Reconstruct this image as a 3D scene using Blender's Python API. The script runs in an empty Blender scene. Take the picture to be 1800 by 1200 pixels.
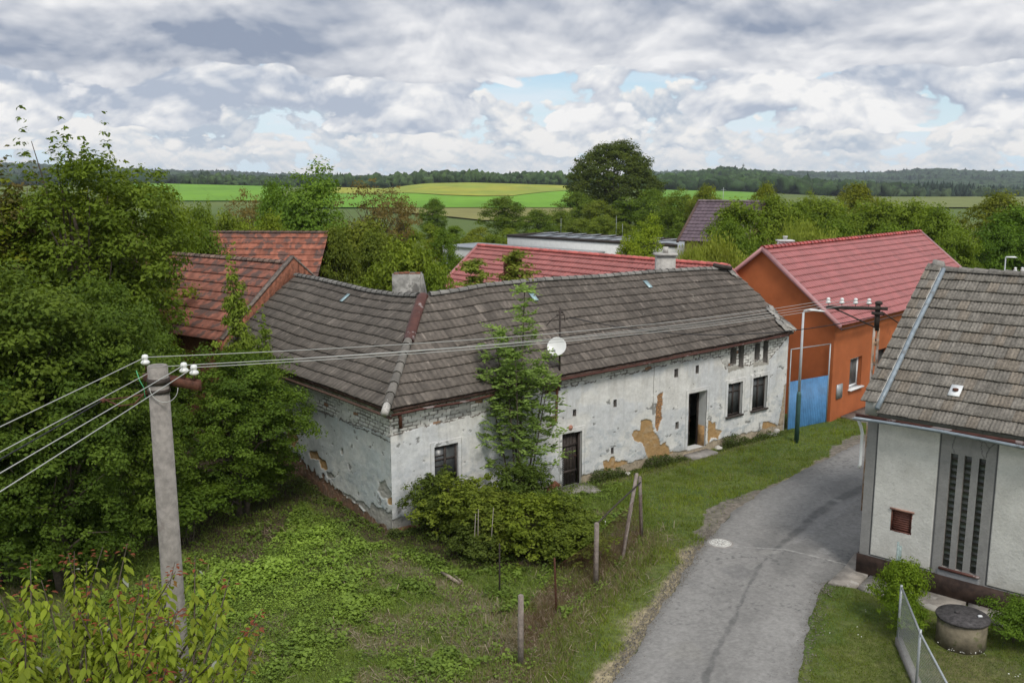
import bpy, math, random
import numpy as np
from math import sin, cos, pi, radians, sqrt, atan, atan2
# ------------------------------------------------------------------ scene, camera, world, sun
SC = bpy.context.scene
FPX, PITCH, CH = 1650.0, atan(292/1650.0), 10.0
cp, sp = cos(PITCH), sin(PITCH)
cam_d = bpy.data.cameras.new("camera"); cam = bpy.data.objects.new("camera", cam_d)
SC.collection.objects.link(cam); SC.camera = cam
cam.location = (0, 0, CH); cam.rotation_euler = (pi/2-PITCH, 0, 0)
cam_d.sensor_width = 36; cam_d.lens = FPX/1800*36
cam_d.clip_start = 0.1; cam_d.clip_end = 30000
SC.view_settings.view_transform = 'Standard'; SC.view_settings.look = 'None'
SC.view_settings.exposure = 0.25; SC.view_settings.gamma = 1
SC.cycles.max_bounces = 6; SC.cycles.diffuse_bounces = 3; SC.cycles.transparent_max_bounces = 6
SC.cycles.transmission_bounces = 3; SC.cycles.volume_bounces = 0; SC.cycles.use_denoising = True
SC.cycles.sample_clamp_indirect = 5
SUN_EL, SUN_AZ = radians(52), radians(163)      # azimuth clockwise from +Y (view direction)
sun_d = bpy.data.lights.new("sun", 'SUN'); sun = bpy.data.objects.new("sun", sun_d)
SC.collection.objects.link(sun)
sun_d.energy = 2.0; sun_d.angle = radians(16); sun_d.color = (1, .95, .88)
sdir = (sin(SUN_AZ)*cos(SUN_EL), cos(SUN_AZ)*cos(SUN_EL), sin(SUN_EL))
from mathutils import Vector, Matrix
sun.rotation_euler = Vector(sdir).to_track_quat('Z', 'Y').to_euler()

world = bpy.data.worlds.new("World"); SC.world = world; world.use_nodes = True
NT = world.node_tree; NT.nodes.clear()
class N:
    """tiny node-graph helper"""
    def __init__(s, nt): s.nt = nt
    def new(s, t, **k):
        n = s.nt.nodes.new(t)
        for a, b in k.items(): setattr(n, a, b)
        return n
    def put(s, sock, v):
        if hasattr(v, 'is_output'): s.nt.links.new(v, sock)
        elif v is not None: sock.default_value = v
    def m(s, op, a, b=None, c=None, clamp=False):
        n = s.new('ShaderNodeMath', operation=op, use_clamp=clamp)
        for i, v in enumerate((a, b, c)):
            if v is not None: s.put(n.inputs[i], v)
        return n.outputs[0]
    def ss(s, x, a, b, lo=0.0, hi=1.0):
        n = s.new('ShaderNodeMapRange', interpolation_type='SMOOTHSTEP')
        for i, v in enumerate((x, a, b, lo, hi)): s.put(n.inputs[i], v)
        return n.outputs[0]
    def xyz(s, a, b, c):
        n = s.new('ShaderNodeCombineXYZ')
        for i, v in enumerate((a, b, c)): s.put(n.inputs[i], v)
        return n.outputs[0]
    def noise(s, vec, scale, detail=4, rough=.55, dist=0.0, lac=2.0):
        n = s.new('ShaderNodeTexNoise')
        if vec is not None: s.put(n.inputs['Vector'], vec)
        n.inputs['Scale'].default_value = scale; n.inputs['Detail'].default_value = detail
        n.inputs['Roughness'].default_value = rough; n.inputs['Distortion'].default_value = dist
        n.inputs['Lacunarity'].default_value = lac
        return n.outputs['Fac']
    def mix(s, f, a, b, mode='MIX'):
        n = s.new('ShaderNodeMix', data_type='RGBA', blend_type=mode)
        n.clamp_factor = True
        s.put(n.inputs[0], f)
        for i, v in ((6, a), (7, b)):
            if isinstance(v, tuple): v = (*v[:3], 1)
            s.put(n.inputs[i], v)
        return n.outputs[2]
    def gray(s, v, k=1.0):
        return s.xyz(v, v, v)
g = N(NT)
tc = g.new('ShaderNodeTexCoord'); sep = g.new('ShaderNodeSeparateXYZ'); NT.links.new(tc.outputs['Generated'], sep.inputs[0])
X, Y, Z = sep.outputs
sky = g.new('ShaderNodeTexSky', sky_type='NISHITA', sun_disc=False)
sky.sun_elevation = SUN_EL; sky.sun_rotation = SUN_AZ; sky.altitude = 300; sky.air_density = 1.0; sky.dust_density = .6; sky.ozone_density = 1.5
az = g.m('ARCTAN2', X, Y); el = g.m('ARCSINE', Z)
def gauss(a0, e0, wa, we):
    a = g.m('POWER', g.m('DIVIDE', g.m('SUBTRACT', az, a0), wa), 2.0)
    e = g.m('POWER', g.m('DIVIDE', g.m('SUBTRACT', el, e0), we), 2.0)
    return g.m('EXPONENT', g.m('MULTIPLY', g.m('ADD', a, e), -1.0))
def cpx(x, y): return atan((x-900)/FPX), (308-y)/FPX*.97
def voro(u, v, scale, detail=2, rough=.5):
    n = g.new('ShaderNodeTexVoronoi', feature='F1', voronoi_dimensions='2D'); n.normalize = True
    g.put(n.inputs['Vector'], g.xyz(u, v, 0.0)); n.inputs['Scale'].default_value = scale; n.inputs['Detail'].default_value = detail
    n.inputs['Roughness'].default_value = rough
    return n.outputs['Distance']
def cloud_layer(prev, k, ks, seed, th, soft, window, hi, lo, contrast, dark=None, bias=None, det=7, lift=.45, base=.60, puff=.55):
    """billowy layer: rounded tops catch the light, bases stay grey"""
    def dens(de, det_=None):
        u_ = g.m('MULTIPLY_ADD', az, k, seed); v_ = g.m('MULTIPLY', g.m('ADD', el, de), k*ks)
        n_ = g.new('ShaderNodeTexNoise', noise_dimensions='2D'); g.put(n_.inputs['Vector'], g.xyz(u_, v_, 0.0)); n_.inputs['Scale'].default_value = 1.0
        n_.inputs['Detail'].default_value = det_ or det; n_.inputs['Roughness'].default_value = .52; n_.inputs['Distortion'].default_value = .25
        wob = g.m('MULTIPLY_ADD', n_.outputs['Fac'], .55, -.27)
        w_ = voro(g.m('ADD', u_, wob), g.m('SUBTRACT', v_, wob), 2.6, 2, .55)
        return g.m('ADD', n_.outputs['Fac'], g.m('MULTIPLY', g.m('SUBTRACT', .40, w_), puff))
    n0 = dens(0.0); n1 = dens(lift/(k*ks)); nl = dens(lift*.25/(k*ks))
    d = g.m('ADD', n0, g.m('MULTIPLY', g.m('SUBTRACT', window, 1.0), .40))
    if bias is not None: d = g.m('ADD', d, bias)
    a = g.ss(d, th, th+soft)
    lit = g.m('MULTIPLY_ADD', g.m('SUBTRACT', n0, n1), contrast, base)
    lit = g.m('ADD', lit, g.m('MULTIPLY', g.m('SUBTRACT', n0, nl), contrast*1.3))
    if dark is not None: lit = g.m('SUBTRACT', lit, dark)
    lit = g.m('ADD', lit, 0.0, clamp=True)
    col = g.mix(lit, lo, hi)
    return g.mix(a, prev, col)
W8 = 10.0
def c8(r, gg, b): return (r*W8, gg*W8, b*W8)
base = g.mix(.25, sky.outputs[0], c8(.40, .60, .80))
base = g.mix(g.ss(el, .12, 0.0), base, c8(.60, .72, .80))
veil = g.noise(g.xyz(g.m('MULTIPLY', az, 3.0), g.m('MULTIPLY', el, 22.0), 3.1), 1.0, 5, .6)
base = g.mix(g.ss(veil, .40, .66, 0.0, .75), base, c8(.66, .72, .78))
leftness = g.ss(az, .20, -.20)
def blob(x, y, wx, wy, amp=1.0): return g.m('MULTIPLY', gauss(*cpx(x, y), wx/FPX, wy/FPX), amp)
def total(*bs):
    t_ = bs[0]
    for b_ in bs[1:]: t_ = g.m('ADD', t_, b_)
    return t_
col = base
wht, gry = c8(.77, .76, .745), c8(.42, .48, .56)
col = cloud_layer(col, 20, 1.6, 1.7, .38, .08, g.ss(el, .07, .03), c8(.74, .73, .72), c8(.50, .56, .62), 1.9, base=.52, puff=.35)
w = g.m('MULTIPLY', g.ss(el, .01, .03), g.ss(el, .11, .06))
col = cloud_layer(col, 12.5, 1.5, 6.3, .44, .06, w, wht, gry, 2.2, base=.56, puff=.40)
w = g.m('MULTIPLY', g.ss(el, .025, .055), g.ss(el, .17, .11))
bz = total(blob(560, 165, 330, 45, .12), blob(300, 150, 260, 50, .14), blob(1380, 150, 190, 38, .12), blob(1700, 130, 130, 40, .12), blob(1120, 175, 70, 60, -.14))
dz = total(blob(330, 165, 240, 42, .45), blob(600, 185, 140, 30, .35), blob(1290, 195, 160, 12, .35), blob(1700, 180, 120, 10, .25))
col = cloud_layer(col, 8.0, 1.6, 11.4, .45, .05, w, c8(.79, .785, .78), c8(.38, .43, .52), 2.1, dark=dz, bias=bz, base=.56, puff=.38)
w = g.ss(el, .075, .125)
dz = total(blob(250, 90, 330, 75, .36), blob(30, 115, 130, 30, .3), blob(560, 90, 180, 80, .22), blob(700, 0, 140, 16, .35), blob(1330, 75, 130, 42, .40), blob(1640, 100, 190, 16, .45), blob(900, 60, 300, 100, .08))
bz = total(blob(330, 70, 460, 90, .20), blob(900, 0, 300, 40, .14), blob(1070, 55, 150, 60, .22), blob(1340, 30, 60, 30, .15), blob(1438, 2, 36, 22, -.5), blob(980, 60, 260, 90, .08), blob(1640, 60, 180, 40, .10), blob(395, 140, 45, 12, -.16), blob(505, 128, 34, 14, -.18))
col = cloud_layer(col, 5.6, 1.9, 17.9, .40, .045, w, c8(.76, .76, .77), c8(.25, .295, .385), 1.3, dark=dz, bias=bz, det=9, base=.66, puff=.33, lift=.42)
# high deck above the frame keeps the light soft
hi = g.ss(el, .26, .42)
deck = g.mix(g.ss(g.noise(g.xyz(g.m('MULTIPLY', X, 3.0), g.m('MULTIPLY', Y, 3.0), Z), 1.0, 4), .38, .62), c8(.42, .50, .62), c8(.82, .84, .86))
col = g.mix(g.m('MULTIPLY', hi, .85), col, deck)
# below the horizon: dull ground colour
col = g.mix(g.ss(el, -.01, -.03), col, c8(.10, .12, .07))
bg = g.new('ShaderNodeBackground'); g.put(bg.inputs[0], col); bg.inputs[1].default_value = .1
wo = g.new('ShaderNodeOutputWorld'); NT.links.new(bg.outputs[0], wo.inputs[0])
world.cycles.sampling_method = 'MANUAL'; world.cycles.sample_map_resolution = 512

# ------------------------------------------------------------------ geometry helpers
def ray(x, y):
    u = (x-900)/FPX; v = (600-y)/FPX
    return np.array([u, cp+v*sp, -sp+v*cp])
def G(x, y, z=0.0):
    r = ray(x, y); t = (z-CH)/r[2]; return np.array([t*r[0], t*r[1], z])
def D(x, y, Yd):
    r = ray(x, y); t = Yd/r[1]; return np.array([t*r[0], Yd, CH+t*r[2]])
class Frame:
    def __init__(s, O, e, n): s.O = np.array(O, float); s.e = np.array(e, float); s.n = np.array(n, float)
    def pt(s, a, d, z):
        p = s.O+s.e*a+s.n*d; return (p[0], p[1], z)
    def hit(s, x, y, d=0.0):
        r = ray(x, y); O = s.O+s.n*d
        A = np.array([[r[0], -s.e[0]], [r[1], -s.e[1]]]); t, a = np.linalg.solve(A, O)
        return a, CH+t*r[2]
def hitplane(x, y, P0, Nn):
    r = ray(x, y); P0 = np.array(P0, float); C0 = np.array([0, 0, CH])
    return C0+r*(np.dot(P0-C0, Nn)/np.dot(r, Nn))
COL = SC.collection
def wloc(o):
    p = Vector((0, 0, 0))
    while o is not None: p = p+o.location; o = o.parent
    return p
def thing(name, label, cat, loc=(0, 0, 0), group=None):
    o = bpy.data.objects.new(name, None); COL.objects.link(o); o.location = loc
    o.empty_display_size = .2
    o['label'] = label; o['category'] = cat
    if group: o['group'] = group
    return o
def tag(o, label, cat, group=None, kind=None):
    if label: o['label'] = label
    if cat: o['category'] = cat
    if group: o['group'] = group
    if kind: o['kind'] = kind
    return o
def npmesh(name, V, F, mat=None, parent=None, col=None, smooth=False, loc=None):
    V = np.asarray(V, np.float32).reshape(-1, 3)
    off = np.array(wloc(parent), np.float32) if parent is not None else (np.array(loc, np.float32) if loc is not None else np.zeros(3, np.float32))
    me = bpy.data.meshes.new(name)
    if isinstance(F, np.ndarray):
        k = F.shape[1]; idx = F.astype(np.int32).ravel(); st = np.arange(len(F), dtype=np.int32)*k
    else:
        idx = np.array([i for f in F for i in f], np.int32); st = np.cumsum([0]+[len(f) for f in F[:-1]]).astype(np.int32)
    me.vertices.add(len(V)); me.vertices.foreach_set('co', (V-off).ravel())
    me.loops.add(len(idx)); me.loops.foreach_set('vertex_index', idx)
    me.polygons.add(len(st)); me.polygons.foreach_set('loop_start', st)
    if smooth: me.polygons.foreach_set('use_smooth', np.ones(len(st), bool))
    if col is not None:
        c = np.ones((len(V), 4), np.float32); c[:, :3] = col
        at = me.color_attributes.new('Col', 'FLOAT_COLOR', 'POINT'); at.data.foreach_set('color', c.ravel())
    me.update(calc_edges=True)
    if mat: me.materials.append(mat)
    o = bpy.data.objects.new(name, me); COL.objects.link(o)
    if parent is not None: o.parent = parent
    elif loc is not None: o.location = loc
    return o
class MB:
    def __init__(s): s.v = []; s.f = []
    def add(s, vs, fs):
        b = len(s.v); s.v += [tuple(map(float, p)) for p in vs]; s.f += [tuple(i+b for i in f) for f in fs]; return s
    def hexa(s, p):   # 8 points: bottom 4 ccw, top 4
        return s.add(p, [(3, 2, 1, 0), (4, 5, 6, 7), (0, 1, 5, 4), (1, 2, 6, 5), (2, 3, 7, 6), (3, 0, 4, 7)])
    def box(s, x0, x1, y0, y1, z0, z1):
        return s.hexa([(x0, y0, z0), (x1, y0, z0), (x1, y1, z0), (x0, y1, z0), (x0, y0, z1), (x1, y0, z1), (x1, y1, z1), (x0, y1, z1)])
    def fbox(s, F, a0, a1, d0, d1, z0, z1):
        q = [F.pt(a0, d1, z0), F.pt(a1, d1, z0), F.pt(a1, d0, z0), F.pt(a0, d0, z0)]
        return s.hexa(q+[(p[0], p[1], z1) for p in q])
    def tube(s, pts, r, n=6, cap=True):
        pts = [Vector(p) for p in pts]; m = len(pts)
        rr = r if hasattr(r, '__len__') else [r]*m
        rings = []; prev = None
        for i, p in enumerate(pts):
            t = (pts[min(i+1, m-1)]-pts[max(i-1, 0)]).normalized()
            a = Vector((0, 0, 1)) if abs(t.z) < .95 else Vector((1, 0, 0))
            if prev is not None: a = prev
            u = (a-t*a.dot(t)).normalized(); w_ = t.cross(u); prev = u
            rings.append([p+(u*cos(2*pi*k/n)+w_*sin(2*pi*k/n))*rr[i] for k in range(n)])
        vs = [v for rg in rings for v in rg]
        fs = [(i*n+k, i*n+(k+1) % n, (i+1)*n+(k+1) % n, (i+1)*n+k) for i in range(m-1) for k in range(n)]
        if cap: fs += [tuple(range(n-1, -1, -1)), tuple(range((m-1)*n, m*n))]
        return s.add(vs, fs)
    def lathe(s, c, prof, n=14, axis=None):
        vs = []; fs = []
        q = Vector(axis).to_track_quat('Z', 'Y') if axis else None
        for r, z in prof:
            for k in range(n):
                v = Vector((r*cos(2*pi*k/n), r*sin(2*pi*k/n), z))
                if q: v = q @ v
                vs.append(v+Vector(c))
        for i in range(len(prof)-1):
            for k in range(n): fs.append((i*n+k, i*n+(k+1) % n, (i+1)*n+(k+1) % n, (i+1)*n+k))
        fs += [tuple(range(n-1, -1, -1)), tuple(range((len(prof)-1)*n, len(prof)*n))]
        return s.add(vs, fs)
    def build(s, name, mat, parent=None, smooth=False, loc=None):
        return npmesh(name, np.array(s.v), s.f, mat, parent, smooth=smooth, loc=loc)

# numpy noise
_T = np.random.RandomState(5).rand(256, 256)
def vnoise(x, y, seed=0):
    x = x+seed*17.37; y = y+seed*9.71
    xi = np.floor(x).astype(int); yi = np.floor(y).astype(int); fx = x-xi; fy = y-yi
    fx = fx*fx*(3-2*fx); fy = fy*fy*(3-2*fy)
    a = _T[xi & 255, yi & 255]; b = _T[(xi+1) & 255, yi & 255]; c = _T[xi & 255, (yi+1) & 255]; d = _T[(xi+1) & 255, (yi+1) & 255]
    return (a*(1-fx)+b*fx)*(1-fy)+(c*(1-fx)+d*fx)*fy
def fbm(x, y, seed=0, o=4):
    t = 0; a = .5; n = 0
    for i in range(o):
        t = t+a*vnoise(x*2**i, y*2**i, seed+i*3); n += a; a *= .55
    return t/n
def sstep(x, a, b):
    t = np.clip((x-a)/(b-a), 0, 1); return t*t*(3-2*t)
def hsh(i, j, seed=0):
    return _T[(np.asarray(i, int)*7+seed*31) & 255, (np.asarray(j, int)*13+seed*57) & 255]
def inpoly(x, y, P):
    r = np.zeros(x.shape, bool); n = len(P)
    for i in range(n):
        x0, y0 = P[i]; x1, y1 = P[(i+1) % n]
        if y0 == y1: continue
        c = ((y0 > y) != (y1 > y)) & (x < (x1-x0)*(y-y0)/(y1-y0)+x0); r ^= c
    return r
def polydist(x, y, P):
    """distance to an open polyline"""
    best = np.full(x.shape, 1e9)
    for (x0, y0), (x1, y1) in zip(P[:-1], P[1:]):
        dx, dy = x1-x0, y1-y0; t = np.clip(((x-x0)*dx+(y-y0)*dy)/(dx*dx+dy*dy), 0, 1)
        best = np.minimum(best, np.hypot(x-x0-t*dx, y-y0-t*dy))
    return best
def mixc(c, m, k):
    return c*(1-m[..., None])+np.array(k)*m[..., None]

# ------------------------------------------------------------------ materials
def mat(name, base=(.5, .5, .5), rough=.85, var=.15, scale=4.0, bump=0.0, bscale=30.0, attr=False, metal=0.0, spec=.3, stain=None, trans=0.0, objcol=False, emit=None):
    m = bpy.data.materials.new(name); m.use_nodes = True; nt = m.node_tree; nt.nodes.clear(); q = N(nt)
    tcn = q.new('ShaderNodeTexCoord'); ov = tcn.outputs['Object']
    if attr:
        a = q.new('ShaderNodeAttribute', attribute_name='Col'); c = a.outputs['Color']
    else: c = (*base, 1)
    if objcol:
        oi = q.new('ShaderNodeObjectInfo'); c = q.mix(1.0, c, oi.outputs['Color'], 'MULTIPLY')
    if var > 0:
        nz = q.noise(ov, scale, 6, .62); f = q.ss(nz, .25, .75, 1-var, 1+var)
        c = q.mix(1.0, c, q.gray(f), 'MULTIPLY')
    if stain:
        sc_, th, scol, amt = stain
        nz = q.noise(ov, sc_, 5, .6); c = q.mix(q.ss(nz, th, th+.06, 0.0, amt), c, scol)
    b = q.new('ShaderNodeBsdfPrincipled'); q.put(b.inputs['Base Color'], c)
    b.inputs['Roughness'].default_value = rough; b.inputs['Metallic'].default_value = metal
    b.inputs['Specular IOR Level'].default_value = spec
    if bump > 0:
        bn = q.new('ShaderNodeBump'); bn.inputs['Strength'].default_value = bump; bn.inputs['Distance'].default_value = .02
        q.put(bn.inputs['Height'], q.noise(ov, bscale, 5, .6)); nt.links.new(bn.outputs[0], b.inputs['Normal'])
    sh = b.outputs[0]
    if trans > 0:
        t = q.new('ShaderNodeBsdfTranslucent'); q.put(t.inputs[0], q.mix(1.0, c, (1.0, 1.0, .45), 'MULTIPLY'))
        mx = q.new('ShaderNodeMixShader'); mx.inputs[0].default_value = trans
        nt.links.new(sh, mx.inputs[1]); nt.links.new(t.outputs[0], mx.inputs[2]); sh = mx.outputs[0]
    o = q.new('ShaderNodeOutputMaterial'); nt.links.new(sh, o.inputs[0])
    return m
M = {}
M['leaf'] = mat('leaf', rough=.6, var=0, attr=True, trans=.38, objcol=True, spec=.14)
M['bark'] = mat('bark', (.10, .08, .06), var=.4, scale=8)
M['wood_dark'] = mat('dark wood', (.045, .035, .03), var=.4, scale=9, rough=.7)
M['wood_brown'] = mat('brown wood', (.10, .06, .045), var=.35, scale=7, rough=.7)
M['plaster'] = mat('weathered plaster', attr=True, var=.10, scale=2.5, bump=.35, bscale=22, rough=.9)
M['plain_white'] = mat('white render', (.60, .60, .58), var=.07, scale=3, bump=.2, bscale=60)
M['tile_grey'] = mat('grey tile', attr=True, var=.22, scale=7, rough=.9, bump=.3, bscale=60, stain=(5.5, .665, (.36, .34, .30), .55))
M['tile_red'] = mat('red painted tile', attr=True, var=.16, scale=1.6, rough=.38, spec=.6, stain=(1.3, .64, (.15, .05, .045), .5))
M['tile_clay'] = mat('clay tile', attr=True, var=.3, scale=3, rough=.85, stain=(2.0, .50, (.075, .06, .055), .75))
M['metal_brown'] = mat('brown painted metal', (.085, .032, .024), var=.3, scale=5, rough=.5, stain=(2.3, .60, (.38, .34, .33), .6))
M['metal_rust'] = mat('rusty metal', (.10, .04, .025), var=.4, scale=10, rough=.75)
M['metal_zinc'] = mat('zinc metal', (.24, .28, .31), var=.25, scale=6, rough=.45, metal=.2, stain=(3.5, .60, (.12, .11, .10), .6))
M['metal_grey'] = mat('galvanised metal', (.34, .36, .37), var=.12, scale=8, rough=.4, metal=.3)
M['wire'] = mat('aluminium wire', (.42, .42, .40), var=0, rough=.4)
M['cable'] = mat('black cable', (.02, .02, .022), var=0, rough=.6)
M['concrete'] = mat('concrete', (.27, .25, .23), var=.25, scale=6, bump=.4, bscale=40, stain=(5, .62, (.14, .13, .12), .5))
M['porcelain'] = mat('white porcelain', (.72, .72, .70), var=.05, rough=.25, spec=.6)
M['orange'] = mat('orange render', (.41, .118, .040), var=.18, scale=.8, bump=.25, bscale=70, stain=(.6, .6, (.25, .072, .03), .5))
M['brick_red'] = mat('red brick', (.215, .085, .05), var=.45, scale=9, bump=.4, bscale=25)
M['glass'] = mat('window glass', (.03, .035, .04), var=.3, scale=2, rough=.12, spec=.7)
M['glass_dim'] = mat('dusty glass', (.07, .075, .075), var=.35, scale=4, rough=.3, spec=.5)
M['white'] = mat('white paint', (.72, .73, .73), var=.04, rough=.5)
M['blue'] = mat('blue corrugated sheet', (.06, .18, .35), var=.25, scale=2.5, rough=.5, stain=(2.2, .66, (.16, .24, .33), .5))
M['green'] = mat('green paint', (.05, .11, .10), var=.2, rough=.5)
M['ground'] = mat('ground', attr=True, var=.35, scale=7, bump=.6, bscale=14, rough=1)
M['road'] = mat('asphalt', attr=True, var=.10, scale=38, bump=.35, bscale=90, rough=.93)
M['dark'] = mat('interior shade', (.02, .018, .016), var=0)
M['grassblade'] = mat('grass blade', attr=True, var=0, trans=.25, rough=.6)
M['straw'] = mat('dry straw', attr=True, var=0, rough=.8)
# ------------------------------------------------------------------ terrain
PXG = np.linspace(-900, 2700, 181)
def prof(Yd, pts, dz=0.0):
    xs, ys = zip(*pts); py = np.interp(PXG, xs, ys)
    return np.array([D(a, b, Yd)[2]+dz for a, b in zip(PXG, py)])
CREST = [(0, 326), (300, 322.5), (480, 327), (600, 329), (680, 331), (750, 322), (830, 320.5), (1000, 326), (1150, 333), (1280, 336), (1550, 349), (1700, 355), (1800, 358), (2400, 362)]
zero = np.zeros_like(PXG)
c8_ = prof(800, CREST)
TD = [0, 300, 450, 800, 1000, 1500, 2000, 3200, 5200, 9000]
TZ = [zero, zero, zero, c8_, c8_-3,
      prof(1500, [(0, 330), (900, 328), (1020, 322), (1150, 312), (1200, 303), (1270, 295), (1335, 300), (1400, 316), (1500, 326), (1560, 333), (1800, 340)], -13),
      prof(2000, [(0, 306), (270, 309), (380, 312), (480, 316), (700, 325), (1800, 330)], -14),
      prof(3200, [(-300, 284), (0, 285), (70, 287), (130, 292), (250, 297), (300, 299), (345, 301), (362, 299), (400, 301), (480, 305), (600, 309), (1100, 304), (1190, 301), (1380, 301), (1480, 303.5), (1560, 302), (1600, 297), (1650, 296.5), (1700, 300), (1800, 302), (2300, 300)], -17),
      zero-60, zero-60]
TZ = np.array(TZ)
def hgt(x, y):
    x = np.asarray(x, float); y = np.asarray(y, float)
    yy = np.maximum(y, 1e-3); px = np.clip(900+FPX*x/yy, -880, 2680)
    px = np.where(y > 0, px, 900.0)
    fi = (px-PXG[0])/(PXG[1]-PXG[0]); i = np.clip(fi.astype(int), 0, len(PXG)-2); fi = fi-i
    di = np.clip(np.searchsorted(TD, np.maximum(y, 0), side='right')-1, 0, len(TD)-2)
    TDa = np.array(TD, float); fd = np.clip((np.maximum(y, 0)-TDa[di])/(TDa[di+1]-TDa[di]), 0, 1)
    a = TZ[di, i]*(1-fi)+TZ[di, i+1]*fi; b = TZ[di+1, i]*(1-fi)+TZ[di+1, i+1]*fi
    return a*(1-fd)+b*fd
def terrain():
    azs = np.concatenate([np.linspace(-180, -52, 33)[:-1], np.linspace(-52, 52, 261), np.linspace(52, 180, 33)[1:]])
    rs = np.concatenate([[0.5], np.geomspace(6, 4600, 110)])
    A, R = np.meshgrid(np.radians(azs), rs)
    x = R*np.sin(A); y = R*np.cos(A)
    z = hgt(x, y)-.08-sstep(R, 150, 260)*.35
    n1 = fbm(x/60, y/60, 3, 3)
    col = np.zeros(x.shape+(3,)); col[:] = (.085, .125, .025)
    col = mixc(col, sstep(n1, .45, .6), (.12, .15, .03))
    m, n = x.shape
    i, j = np.meshgrid(np.arange(m-1), np.arange(n-1), indexing='ij'); a = (i*n+j).ravel()
    F = np.stack([a, a+n, a+n+1, a+1], 1)
    o = npmesh('terrain', np.stack([x, y, z], -1), F[:, ::-1], M['ground'], col=col.reshape(-1, 3), smooth=True)
    o['kind'] = 'structure'
terrain()
M['crop'] = mat('crop field', attr=True, var=.10, scale=.09, rough=1)
def field(px0, px1, lo, hi, c1, c2, seed, rows=.9):
    """crop field between two depth lines given as (px, depth) tables"""
    pxs = np.linspace(px0, px1, 90); t = np.linspace(0, 1, 60)
    d0 = np.interp(pxs, *zip(*lo)); d1 = np.interp(pxs, *zip(*hi))
    Yd = d0[None, :]+(d1-d0)[None, :]*t[:, None]; x = (pxs[None, :]-900)/FPX*Yd
    z = hgt(x, Yd)
    n1 = fbm(x/45, Yd/90, seed, 4); n2 = fbm(x/9, Yd/60, seed+4, 3)
    col = np.zeros(x.shape+(3,)); col[:] = c1; col = mixc(col, sstep(n1, .38, .62), c2)
    col *= (.85+.3*n2)[..., None]
    tram = (np.abs(((x+Yd*.35)/16.0) % 1-.5) > .47); col[tram] *= .86
    n = 90; i, j = np.meshgrid(np.arange(59), np.arange(n-1), indexing='ij'); a = (i*n+j).ravel()
    o = npmesh('field', np.stack([x, Yd, z], -1), np.stack([a, a+1, a+n+1, a+n], 1), M['crop'], col=col.reshape(-1, 3), smooth=True)
    o['kind'] = 'structure'
field(690, 1012, [(690, 262), (715, 258), (846, 215), (1012, 200)], [(690, 294), (1012, 294)], (.20, .19, .055), (.17, .18, .05), 1)
field(560, 1012, [(560, 300), (1012, 300)], [(560, 520), (714, 520), (780, 470), (846, 452), (900, 455), (1012, 610)], (.12, .27, .012), (.14, .30, .014), 2)
field(560, 1012, [(560, 530), (714, 530), (780, 480), (846, 462), (900, 465), (1012, 620)], [(560, 795), (1012, 795)], (.31, .31, .03), (.23, .28, .03), 3)
field(240, 500, [(240, 380), (500, 380)], [(240, 795), (500, 795)], (.12, .26, .012), (.14, .29, .014), 4)
field(1120, 1345, [(1120, 300), (1345, 300)], [(1120, 790), (1345, 790)], (.11, .25, .015), (.13, .27, .016), 5)
field(1500, 1800, [(1500, 300), (1800, 300)], [(1500, 560), (1800, 560)], (.13, .16, .045), (.15, .17, .05), 6)
field(1500, 1800, [(1500, 575), (1800, 575)], [(1500, 790), (1800, 790)], (.46, .36, .02), (.42, .34, .02), 7)

# ------------------------------------------------------------------ road and near ground
RL = [(-3.2, 3), (-1.2, 8), (.2, 12.5), (2.11, 17.31), (3.25, 19.99), (4.41, 22.47), (5.46, 24.74), (6.69, 26.97), (8.81, 29.63), (10.82, 31.79), (13.78, 35.0), (17.2, 38.6), (23.5, 45.5), (34, 57)]
RR = [(1.4, 3), (3.2, 8), (4.7, 12.5), (5.75, 17.31), (6.58, 19.45), (7.44, 21.32), (8.4, 22.6), (9.6, 24.0), (12.3, 26.9), (14.3, 28.9), (17.3, 31.9), (20.8, 35.2), (27, 42), (37.5, 53.5)]
def resample(P, n, m=14):
    P = np.array(P, float); u = np.linspace(0, len(P)-1, n); i = np.clip(u.astype(int), 0, len(P)-2); f = u-i
    Q = P[np.r_[0, 0:len(P), len(P)-1, len(P)-1]]
    a, b, c, d = Q[i], Q[i+1], Q[i+2], Q[i+3]; f = f[:, None]
    return .5*((2*b)+(-a+c)*f+(2*a-5*b+4*c-d)*f**2+(-a+3*b-3*c+d)*f**3)
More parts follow.
